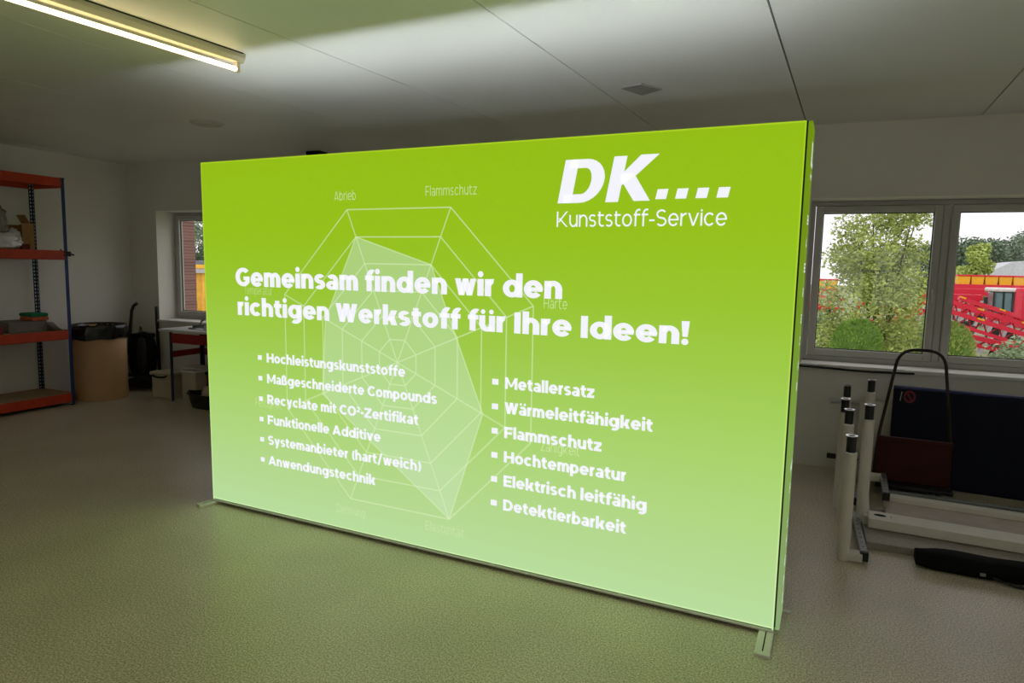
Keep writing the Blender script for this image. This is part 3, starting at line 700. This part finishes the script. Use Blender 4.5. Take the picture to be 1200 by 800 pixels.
# table A: lies nearest
k = thing('upturned_table', 'upturned table frame nearest the black bag, two white legs up', 'table', (0, 0, 0), 0, 'upturned tables by the right window')
post('leg', 4.38, .985, .815, k); post('leg', 4.41, 1.69, .855, k)
endbar(4.50, .99, 1.78, .02, k)
for q in ((4.385, .95, .004, 4.49, 1.03, .06), (4.42, 1.66, .004, 4.49, 1.73, .06)): MB().bbox(*q, .008).build('leg_bracket', WHITEM, k)
MB().bbox(4.535, 1.235, 0, 6.6, 1.98, .05, .004).build('table_board', mat('grey_speckled_board', (150, 142, 132), .6, 0, .2, 90), k)
# table B: behind
k = thing('upturned_table', 'upturned table frame by the radiator, with the grey rail before the cart', 'table', (0, 0, 0), 0, 'upturned tables by the right window')
post('leg', 4.405, 2.05, .87, k); post('leg', 4.475, 2.92, .85, k)
endbar(4.53, 2.06, 2.98, .04, k)
for q in ((4.41, 2.02, .004, 4.53, 2.09, .04), (4.48, 2.88, .004, 4.53, 2.95, .04)): MB().bbox(*q, .008).build('leg_bracket', WHITEM, k)
b = MB(); b.bbox(4.76, 2.31, .0, 6.6, 2.37, .105, .006, Matrix.Translation((4.76, 2.31, 0)) @ Matrix.Rotation(-.04, 4, 'Z') @ Matrix.Translation((-4.76, -2.31, 0))); b.build('side_rail', GREY, k)
# table C: white tray-shaped top lying on table A
k = thing('upturned_table', 'upturned table frame with long white beams and tallest white legs', 'table', (4.565, 1.50, 0), -.07, 'upturned tables by the right window')
b = MB(); zb = .056
b.bbox(0, 0, zb, 2.05, .19, .125, .006); b.bbox(.15, .62, zb, 2.05, .71, .125, .006); tc_ = b.build('table_board', WHITEM, k)
b = MB(); T = Matrix.Translation((.075, .105, .1256)) @ Matrix.Diagonal((1.1, .75, 1, 1)); b.lathe([(.0005, 0), (.036, 0)], 24, T); b.lathe([(.0005, 0), (.006, 0)], 8, Matrix.Translation((.145, .09, .1256))); b.lathe([(.0005, 0), (.006, 0)], 8, Matrix.Translation((.145, .12, .1256))); b.build('leg_hole', GAP, tc_)
post('leg', -.04, .17, .905, k); post('leg', -.005, 1.34, .925, k)
endbar(.125, .50, 1.08, .135, k)
b = MB(); b.bbox(-.03, .09, .02, .01, .2, .11, .006); b.bbox(.02, 1.0, .12, .12, 1.07, .18, .006); b.bbox(-.03, .2, .03, .02, 1.3, .075, .006); b.build('leg_bracket', WHITEM, k)
MB().bbox(.12, .19, .056, 2.05, .62, .085, .003).build('recessed_panel', mat('shaded_beige_panel', (178, 166, 152), .5), k)  # darker beige puts the shading of the recess into the colour
# black bag on the floor
k = thing('long_black_bag', 'long black fabric carry bag lying before the white beams', 'bag', (4.80, 1.10, 0), -.03)
b = MB()
n_, m_ = 30, 16; vs = []; fs = []
for i in range(n_ + 1):
    t_ = i / n_; x = t_ * 1.7; e_ = min(1, .72 + 4 * min(t_, 1 - t_))
    for j in range(m_):
        a = 2 * PI * j / m_; yy = math.copysign(abs(math.cos(a)) ** .55, math.cos(a)) * .085 * e_; zz = .058 + math.copysign(abs(math.sin(a)) ** .6, math.sin(a)) * .057 * e_
        q = .006 * noise.noise(Vector((x * 5, yy * 14, zz * 14))); vs.append((x, yy + q, max(.001, zz + q)))
for i in range(n_):
    for j in range(m_): fs.append((i * m_ + j, (i + 1) * m_ + j, (i + 1) * m_ + (j + 1) % m_, i * m_ + (j + 1) % m_))
fs += [tuple(range(m_)), tuple(range(n_ * m_ + m_ - 1, n_ * m_ - 1, -1))]
b.add(vs, fs, True); b.build('bag_body', BLACKM, k)
b = MB(); b.tube([(.40, -.09, .03), (.5, -.115, .012), (.62, -.12, .008), (.72, -.09, .03)], .008, 8); b.build('carry_handle', BLACK, k)
b = MB(); b.bbox(.33, -.094, .03, .36, -.088, .05, .002); b.build('buckle', GREY, k)
# cart
k = thing('push_cart', 'push cart with tall dark tube handle and red-brown board', 'cart', (4.985, 2.62, 0), -.03)
def roundpath(pts, r, n=7):
    out = [Vector(pts[0])]
    for i in range(1, len(pts) - 1):
        p, a, c = Vector(pts[i]), Vector(pts[i - 1]), Vector(pts[i + 1]); d1 = (a - p).normalized(); d2 = (c - p).normalized(); s = p + d1 * r; e = p + d2 * r
        for q in range(n + 1): t_ = q / n; out.append(s * (1 - t_) ** 2 + p * 2 * t_ * (1 - t_) + e * t_ ** 2)
    return out + [Vector(pts[-1])]
MB().tube(roundpath([(-.285, 0, .11), (-.275, 0, .46), (-.165, .02, 1.225), (.155, .02, 1.225), (.25, 0, .46), (.26, 0, .11)], .13), .0125, 12).build('handle', DARKTUBE, k)
b = MB(); b.bbox(-.275, -.035, .12, .26, -.015, .49, .005); b.bbox(-.275, -.045, .455, .262, -.012, .492, .004); b.build('front_board', BROWN, k)
MB().bbox(-.28, -.16, .085, .27, .26, .118, .006).build('platform', BLACK, k)
for x, y in ((-.2, .03), (.2, .03), (-.2, .23), (.2, .23)):
    o = MB().tube([(x - .016, y, .04), (x + .016, y, .04)], .04, 20).build('wheel', mat('grey_rubber', (120, 120, 118), .6), k)
    MB().bbox(x - .022, y - .02, .04, x + .022, y + .02, .086, .003).build('wheel_bracket', STEEL, o)
# gym mat leaning
k = thing('navy_folding_mat', 'big dark navy mat with small red emblem leaning at the radiator', 'mat', (4.845, 2.985, 0), -.10)
TM = Matrix.Rotation(-.05, 4, 'X')
MB().bbox(0, 0, .004, 2.2, .055, .84, .012, TM).build('mat_body', NAVY, k)
MB().bbox(0, -.002, .838, 2.2, .057, .862, .006, TM).build('top_binding', NAVYE, k)
b = MB()
ring = [(.125 + .047 * math.cos(2 * PI * i / 28), .775 + .055 * math.sin(2 * PI * i / 28)) for i in range(28)]; rin = [(.125 + .030 * math.cos(2 * PI * i / 28), .775 + .036 * math.sin(2 * PI * i / 28)) for i in range(28)]
for i in range(28): b.add([TM @ Vector((x, -.0015, z)) for x, z in (ring[i], ring[(i + 1) % 28], rin[(i + 1) % 28], rin[i])], [(0, 1, 2, 3)])
b.add([TM @ Vector((x, -.0017, z)) for x, z in ((.098, .802), (.112, .812), (.152, .748), (.138, .738))], [(0, 1, 2, 3)]); b.build('emblem_print', REDLOGO, k)
b = MB(); b.add([TM @ Vector((x, -.0015, z)) for x, z in ((.052, .735), (.058, .735), (.068, .815), (.062, .815))], [(0, 1, 2, 3)]); b.build('stripe_print', WHITEP, k)
# radiator
k = thing('panel_radiator', 'white panel radiator on the wall under the right window', 'radiator', (4.60, D, 0))
b = MB(); b.bbox(0, -.115, .14, 1.7, -.035, .685, .008)
b.build('panel', WHITEM, k)
b = MB()
for i in range(42): b.box(.03 + i * .039, -.1175, .17, .045 + i * .039, -.114, .655)
b.build('ribs', WHITEM, k)
b = MB(); b.bbox(.0, -.115, .685, 1.7, -.035, .695, .003); b.build('top_grille', WHITEM, k)
for q in (.15, 1.4): MB().box(q, -.036, .5, q + .05, -.001, .6).build('wall_bracket', STEEL, k)
b = MB(); b.tube([(.0, -.075, .655), (-.17, -.075, .655), (-.18, -.013, .655)], .011, 10); b.tube([(-.17, -.075, .655), (-.24, -.075, .655)], [.02, .023], 14); b.build('valve', ALU, k)
b = MB(); b.tube([(.03, -.075, .14), (.0, -.075, .125), (-.19, -.075, .13), (-.2, -.013, .13)], .011, 10); b.bbox(-.24, -.09, .11, -.16, -.05, .155, .006); b.build('return_valve', BLACK, k)
# things on the sill
b = MB(); b.tube([(4.02, D - .042, .962), (4.30, D - .044, .958), (4.50, D - .047, .950), (4.70, D - .047, .950), (4.95, D - .044, .956), (5.02, D - .042, .958)], .010, 10); o = b.build('black_cable', RUB); tag(o, 'black cable along the front edge of the right window sill', 'cable')
b = MB(); vs = []; fs = []
for i in range(17):
    x = 4.24 + i * .044; dz = -.016 * math.sin(PI * i / 16)
    vs += [(x, D - .036, ZS + .002), (x, D - .038, ZS - .012 + dz), (x, D - .20 + .26, ZS + .003), (x, D - .034, ZS + .0005)]
for i in range(16):
    a = i * 4; c = a + 4; fs += [(a, c, c + 1, a + 1), (a, a + 2, c + 2, c)]
b.add(vs, fs); o = b.build('paper_strip', PAPER); tag(o, 'pale sheet drooping over the right window sill edge', 'paper')

# ------------------------------------------------------------------ outside
ZG = -1.2
g = mat('yard_grass', (150, 158, 120), .95, 0, .3, .6)
struct(MB().box(-140, D + DW + .02, ZG - .2, 140, 220, ZG).build('ground', g))
RED = mat('machine_red', (226, 24, 58), .45, 0, .06, 1.); DRED = mat('machine_dark_red', (168, 22, 44), .5)
YEL = mat('machine_yellow', (250, 192, 30), .5, 0, .06); TYRE = mat('tyre_rubber', (44, 44, 46), .8); PALEM = mat('pale_machine_steel', (190, 186, 186), .5)
CABG = mat('cab_glass', (96, 128, 132), .1, 0, .2, 2.); CABW = mat('cab_white', (232, 230, 226), .5)
BARK = mat('bark', (98, 84, 66), .9, 0, .2, 20)
def leafmat(n, c, v=.3): return mat(n, c, .7, 0, v, 3.)
LF1, LF2, LF3, LF4, LF5 = leafmat('olive_leaves', (172, 186, 100)), leafmat('dark_leaves', (116, 136, 108)), leafmat('bright_leaves', (186, 202, 112)), leafmat('thuja_leaves', (142, 180, 76), .2), leafmat('grey_leaves', (150, 168, 128))
rnd = random.Random(3)
def leaves(blobs, n, size, seed=1):
    rr = random.Random(seed); b = MB(); tot = sum(r[0] * r[1] * r[2] for _, r in blobs)
    for c, r in blobs:
        for _ in range(int(n * r[0] * r[1] * r[2] / tot)):
            d = Vector((rr.gauss(0, 1), rr.gauss(0, 1), rr.gauss(0, 1))).normalized() * (rr.random() ** .42)
            p_ = Vector(c) + Vector((d.x * r[0], d.y * r[1], d.z * r[2]))
            a = Vector((rr.gauss(0, 1), rr.gauss(0, 1), rr.gauss(0, .7))).normalized(); q = a.cross(Vector((rr.gauss(0, 1), rr.gauss(0, 1), rr.gauss(0, 1)))).normalized()
            s = size * rr.uniform(.6, 1.3); b.add([p_ - a * s, p_ + q * s * .5, p_ + a * s, p_ - q * s * .5], [(0, 1, 2, 3)])
    return b
def tree(name, label, loc, h, wd, m, n, size, seed, crown0=.3, trunk=.1, cat='tree', group=None, stems=1, nb=16, bs=1.):
    k = thing(name, label, cat, loc, 0, group); rr = random.Random(seed); bl = []
    for i in range(nb):
        t_ = rr.random(); z = h * (crown0 + (1 - crown0) * (.08 + .84 * t_)); sp = wd * .41 * (1 - ((t_ - .45) / .85) ** 2); a = rr.random() * 2 * PI; q = sp * rr.random() ** .5
        s = wd * rr.uniform(.17, .27) * bs; bl.append(((q * math.cos(a), q * math.sin(a), z), (s, s, s * .8)))
    leaves(bl, n, size, seed).build('foliage', m, k)
    b = MB()
    for s in range(stems):
        a = 2 * PI * s / stems + .4; e = .22 * wd if stems > 1 else .03
        b.tube([(.05 * math.cos(a), .05 * math.sin(a), 0), (e * .4 * math.cos(a), e * .4 * math.sin(a), h * .4), (e * math.cos(a), e * math.sin(a), h * .85)], [trunk, trunk * .7, trunk * .2], 8)
    for (c, r) in bl[:10]:
        b.tube([(c[0] * .2, c[1] * .2, c[2] - wd * .25), (c[0] * .7, c[1] * .7, c[2] - wd * .08), c], [trunk * .35, trunk * .25, trunk * .1], 6)
    b.build('trunk', BARK, k); return k
tree('garden_tree', 'loose olive-green tree with several stems outside the right window', (6.25, 18, ZG), 5.2, 3.5, LF1, 20000, .058, 11, .04, .06, 'tree', None, 5, 60, .70)
def dome(x, y, zt, r, lab, seed, m=None):
    k = thing('dome_shrub', lab, 'shrub', (x, y, ZG)); hh = zt - ZG
    b = MB(); rr = random.Random(seed)
    for _ in range(5200):
        t_ = rr.random(); z = hh * t_; u = (z - (hh - r * 1.25)) / (r * 1.25); ra = r * (math.sqrt(max(0, 1 - u * u)) if u > 0 else 1); a = rr.random() * 2 * PI; ra *= rr.uniform(.9, 1.04)
        p_ = Vector((ra * math.cos(a), ra * math.sin(a), z)); nrm = Vector((math.cos(a), math.sin(a), 1.2)).normalized(); q = nrm.cross(Vector((rr.gauss(0, 1), rr.gauss(0, 1), rr.gauss(0, 1)))).normalized(); s = .035
        b.add([p_ - q * s * .4, p_ + nrm * s, p_ + q * s * .4, p_ - nrm * s], [(0, 1, 2, 3)])
    b.build('foliage', m or LF4, k)
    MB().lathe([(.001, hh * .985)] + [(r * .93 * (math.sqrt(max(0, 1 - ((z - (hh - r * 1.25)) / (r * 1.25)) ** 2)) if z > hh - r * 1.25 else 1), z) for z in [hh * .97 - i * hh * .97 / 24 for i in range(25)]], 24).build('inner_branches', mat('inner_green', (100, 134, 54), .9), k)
dome(4.80, 6.5, 1.235, .31, 'bright green dome-clipped shrub before the left pane of the right window', 1)
dome(5.86, 6.5, 1.25, .30, 'olive-green dome-clipped shrub before the right pane of the right window', 2, LF1)
# low shrubs at the yard edge
for i, (x, y, h, wd, m, lab) in enumerate(((7.6, 21, 1.5, 2.6, LF5, 'grey-green low shrub at the foot of the olive-green tree'), (10.6, 21, 1.0, 2.6, LF5, 'low grey-green shrub before the lowest red machine'),
                                       (4.9, 22.0, 1.6, 2., LF5, 'grey-green low shrub left of the olive-green tree'), (13.9, 24.0, 1.6, 2.6, LF1, 'olive low shrub at the right end of the red booms'))):
    tree('low_shrub', lab, (x, y, ZG), h, wd, m, 2200, .075, 40 + i, .05, .03, 'shrub')
# far trees, shed
tree('round_tree', 'pale green round tree left of the pale shed roof', (17.0, 60, ZG), 6.0, 2.9, LF3, 5200, .17, 21, .22, .16)
fl = ['dark tree of the far tree line, behind the pale round tree', 'dark tree of the far tree line, above the left roof end', 'dark tree of the far tree line, above the roof middle', 'dark tree of the far tree line, above the right roof end', 'tallest dark tree of the far tree line at the picture edge', 'dark tree of the far tree line beyond the picture edge', 'dark far tree behind the olive-green garden tree', 'dark far tree left of the garden tree']
for i, (x, h) in enumerate(((25.2, 8.3), (27.8, 8.2), (30.2, 8.1), (32.6, 8.7), (35.4, 9.2), (38.4, 9.), (21.8, 7.4), (14.0, 6.2))):
    y = (106, 118, 130, 142)[i % 4]; q = (y + 3.7) / 113.7
    tree('forest_tree', fl[i], (4 + (x - 4) * q, y, ZG), h * q, 8.2 * q, LF2, 6000, .27, 60 + i, .03, .2, 'tree', None, 1, 34, .95)
k = thing('storage_shed', 'large shed with pale low-pitched roof before the far tree line', 'shed', (29.8, 95, ZG))
MB().box(-4.6, -1, 0, 6.5, 6, 3.6).build('shed_wall', mat('shed_wall', (168, 172, 178), .8), k)
MB().prism([(-5.0, 3.45), (-2.2, 5.0), (-1.0, 5.15), (6.9, 3.4), (6.9, 3.2), (-5.0, 3.25)], -1.3, 6.3).build('shed_roof', mat('shed_roof', (208, 210, 216), .6), k)
# red and yellow seed machines in a row
def hopper(x, y, lab):
    k = thing('yellow_hopper_machine', lab, 'farm machine', (x, y, ZG), 0, 'row of red machines with yellow hoppers')
    return k
def hopper_parts(k):
    MB().prism([(-.30, 2.62), (.30, 2.62), (.34, 3.0), (.34, 3.12), (-.34, 3.12), (-.34, 3.0)], -.5, .5).build('hopper', YEL, k)
    MB().bbox(-.37, -.54, 3.12, .37, .54, 3.22, .02).build('hopper_lid', RED, k)
    b = MB(); b.box(-.37, -.6, 2.3, .37, -.45, 2.62); b.box(-.37, .4, 2.3, .37, .55, 2.62); b.box(-.06, -.5, .8, .06, .5, 2.3); b.box(-.37, -.2, 1.1, .37, .2, 1.4); b.build('chassis', RED, k)
    for sx in (-.22, .22): MB().tube([(sx - .06, 0, .5), (sx + .06, 0, .5)], .5, 20).build('wheel', TYRE, k)
k0 = hopper(13.95, 48, 'red machine with yellow hopper, leftmost in the right pane'); hopper_parts(k0)
ordn = ['second', 'third', 'fourth', 'fifth', 'sixth', 'seventh']
for i in range(5): dup(k0, (13.95 + .74 * (i + 1), 48 - .0 * i, ZG), 'red machine with yellow hopper, %s from the left in the right pane' % ordn[i])
for i, (x, y) in enumerate(((5.35, 44), (6.1, 44))): dup(k0, (x, y, ZG - .45), 'red machine with yellow hopper, %s of two seen left of the garden tree' % ('left' if i == 0 else 'right'))
# long folded booms
def boom(p, q, h, lab, seed, nm='folded_boom'):
    p, q = Vector(p), Vector(q); Lb = (q - p).length; k = thing(nm, lab, 'farm machine', tuple(p), 0)
    k.rotation_mode = 'QUATERNION'; k.rotation_quaternion = (q - p).to_track_quat('X', 'Z')
    b = MB(); b.box(0, -.12, 0, Lb, .12, .16); b.box(0, -.1, -h, Lb, .1, -h + .13); b.build('boom_chord', RED, k)
    b = MB(); n = int(Lb / .5)
    for i in range(n): b.tube([(i * .5, 0, -h + .06), (i * .5 + .25, 0, .04), (i * .5 + .5, 0, -h + .06)], .035, 6)
    b.build('boom_lattice', DRED, k)
    b = MB(); rr = random.Random(seed)
    for i in range(n): b.box(i * .5 + .1, -.2, -h - rr.uniform(.15, .4), i * .5 + .2, .2, -h); 
    b.build('tine_holder', PALEM, k)
    b = MB()
    for i in range(0, n, 3): b.box(i * .5, -.14, .10, i * .5 + .22, -.121, .16)
    b.build('yellow_marker', YEL, k); 
    for i in (int(n * .3), int(n * .75)):
        zz = -(p.z + (q.z - p.z) * i * .5 / Lb - ZG)
        MB().tube([(i * .5, 0, -h), (i * .5, 0, zz + .02)], .09, 8).build('support', TYRE, k)
    return k
boom((10.2, 29, .92), (14.4, 29.5, -.42), .34, 'long red folded boom, topmost of the slanting red booms outside', 1)
boom((9.0, 27, 1.0), (14.0, 27, -.60), .36, 'long red folded boom, second of the slanting red booms outside', 2)
boom((8.6, 25, .72), (13.4, 25, -.80), .36, 'long red folded boom, third of the slanting red booms outside', 3)
boom((9.25, 23, -.16), (11.2, 23, -.58), .22, 'short red boom, lowest of the slanting red booms outside', 4)
boom((7.9, 31, .15), (9.9, 31, .75), .4, 'red boom seen behind the right side of the garden tree', 5)
boom((4.4, 38, .62), (6.6, 38, .35), .5, 'red boom left of the garden tree, below the yellow hoppers', 6)
# long red machine bodies behind the booms
def redbody(x0, x1, y, z0, z1, lab, seed):
    k = thing('red_cultivator', lab, 'farm machine', ((x0 + x1) / 2, y, ZG)); w = (x1 - x0) / 2; b = MB()
    b.box(-w, -.3, z1 - ZG - .28, w, .3, z1 - ZG); b.box(-w, -.25, z0 - ZG, w, .25, z0 - ZG + .22)
    for i in range(int(w * 2 / .9) + 1): b.box(-w + i * .9, -.2, z0 - ZG, -w + i * .9 + .14, .2, z1 - ZG - .2)
    b.build('frame', RED, k); b = MB(); rr = random.Random(seed)
    for i in range(int(w * 2 / .45)):
        x = -w + .1 + i * .45; b.tube([(x, -.3, z0 - ZG + .1), (x + rr.uniform(-.2, .2), -.5, .35), (x, -.4, 0)], .05, 6)
    b.build('tines', PALEM, k)
    for s in (-.7, .7): MB().tube([(w * s - .12, .3, .42), (w * s + .12, .3, .42)], .42, 20).build('wheel', TYRE, k)
redbody(12.6, 20.0, 46, .75, 1.42, 'long red machine standing under the row of yellow hoppers', 1)
redbody(10.6, 13.0, 38, .2, 1.25, 'red machine between the window mullion and the cab', 2)
redbody(8.6, 12.4, 35.6, .0, 1.0, 'red machine behind the slanting booms', 3)
redbody(6.8, 9.4, 33.2, -.5, .6, 'red machine seen through the garden tree', 4)
# self-propelled machine with cab
k = thing('harvester', 'red self-propelled harvester with white-roofed glass cab in the yard', 'harvester', (12.35, 32, ZG))
b = MB(); b.bbox(-.36, -.6, 1.55, .34, .6, 2.45, .08); b.build('cab_glazing', CABG, k)
b = MB()
for x in (-.36, .0, .33):
    b.tube([(x, -.62, 1.5), (x - .03, -.62, 2.5)], .035, 8)
b.build('cab_pillar', BLACK, k)
MB().bbox(-.48, -.7, 2.45, .46, .7, 2.62, .07).build('cab_roof', CABW, k)
b = MB(); b.bbox(.36, -.75, 1.25, 3.6, .9, 2.62, .06); b.bbox(-.55, -.7, .95, 3.6, .8, 1.5, .05); b.build('body', RED, k)
MB().box(.95, -.757, 2.15, 2.6, -.75, 2.36).build('white_lettering_plate', CABW, k)
for x, r in ((-.1, .5), (2.6, .62)): MB().tube([(x, -.75, r), (x, -.95, r)], r, 24).build('wheel', TYRE, k)
b = MB(); b.tube([(-.4, -.62, 1.6), (-.72, -.8, 1.9), (-.70, -.8, 2.2)], .03, 6); b.box(-.78, -.84, 1.85, -.64, -.8, 2.2); b.build('wing_mirror', BLACK, k)
# outside the left window
k = MB().box(-6.62, 5.3, ZG, -6.36, 5.62, 3.4).build('brick_pier', brick_mat()); tag(k, 'red brick pier just outside the left window', 'pier')
k = thing('yellow_tarpaulin_rack', 'rack hung with a pleated yellow tarpaulin outside the left window', 'tarpaulin', (-9.5, 9, ZG))
b = MB(); vs = []; fs = []
for i in range(81):
    x = -1.0 + i * .03; y = .04 * math.sin(i * 1.1) + .02 * math.sin(i * 2.7)
    vs += [(x + (.25 if i < 9 else 0) * (1 - i / 9), y, 1.2), (x, y * .7, 2.74)]
for i in range(80): fs.append((2 * i, 2 * i + 2, 2 * i + 3, 2 * i + 1))
b.add(vs, fs, True); o = b.build('tarpaulin', mat('yellow_tarp', (246, 186, 70), .7, 0, .16, 8), k)
mo = o.modifiers.new('thick', 'SOLIDIFY'); mo.thickness = .006
b = MB(); b.tube([(.42, -.06, 1.86), (.50, -.06, 1.98), (.55, -.06, 1.86), (.66, -.06, 1.96), (.7, -.06, 1.84)], .018, 6); b.build('black_scrawl', BLACK, k)
b = MB(); b.box(-1.1, -.06, 2.74, 1.5, .06, 2.84); b.box(-1.05, -.05, 0, -.97, .05, 2.74); b.box(1.4, -.05, 0, 1.48, .05, 2.74); b.build('rail', PALEM, k)
b = MB(); b.bbox(-1.1, -.05, 2.85, 1.5, .05, 2.95, .01); b.build('top_roll', YEL, k)
k = thing('low_shed', 'low shed with grey roof behind the yellow tarpaulin', 'shed', (-32.6, 30, ZG))
MB().box(-1.6, 0, 0, 1.6, 3, 2.6).build('shed_wall', mat('grey_board_wall', (150, 150, 156), .8), k); MB().prism([(-1.9, 2.55), (-.9, 3.1), (.3, 3.05), (1.9, 2.5), (1.9, 2.4), (-1.9, 2.45)], -.3, 3.3).build('shed_roof', mat('grey_tile_roof', (128, 130, 140), .8), k)
for i, (x, y, h, wd, m, lab) in enumerate(((-38.2, 36, 7.4, 6., LF2, 'dark tree behind the shed seen through the left window'), (-39.3, 43.5, 6.9, 5.4, LF5, 'grey-green tree right of the dark tree in the left window'), (-54.6, 50, 7.9, 6., LF5, 'grey-green tree left of the dark tree in the left window'))):
    tree('background_tree', lab, (x, y, ZG), h, wd, m, 4200, .17, 80 + i, .1, .15)
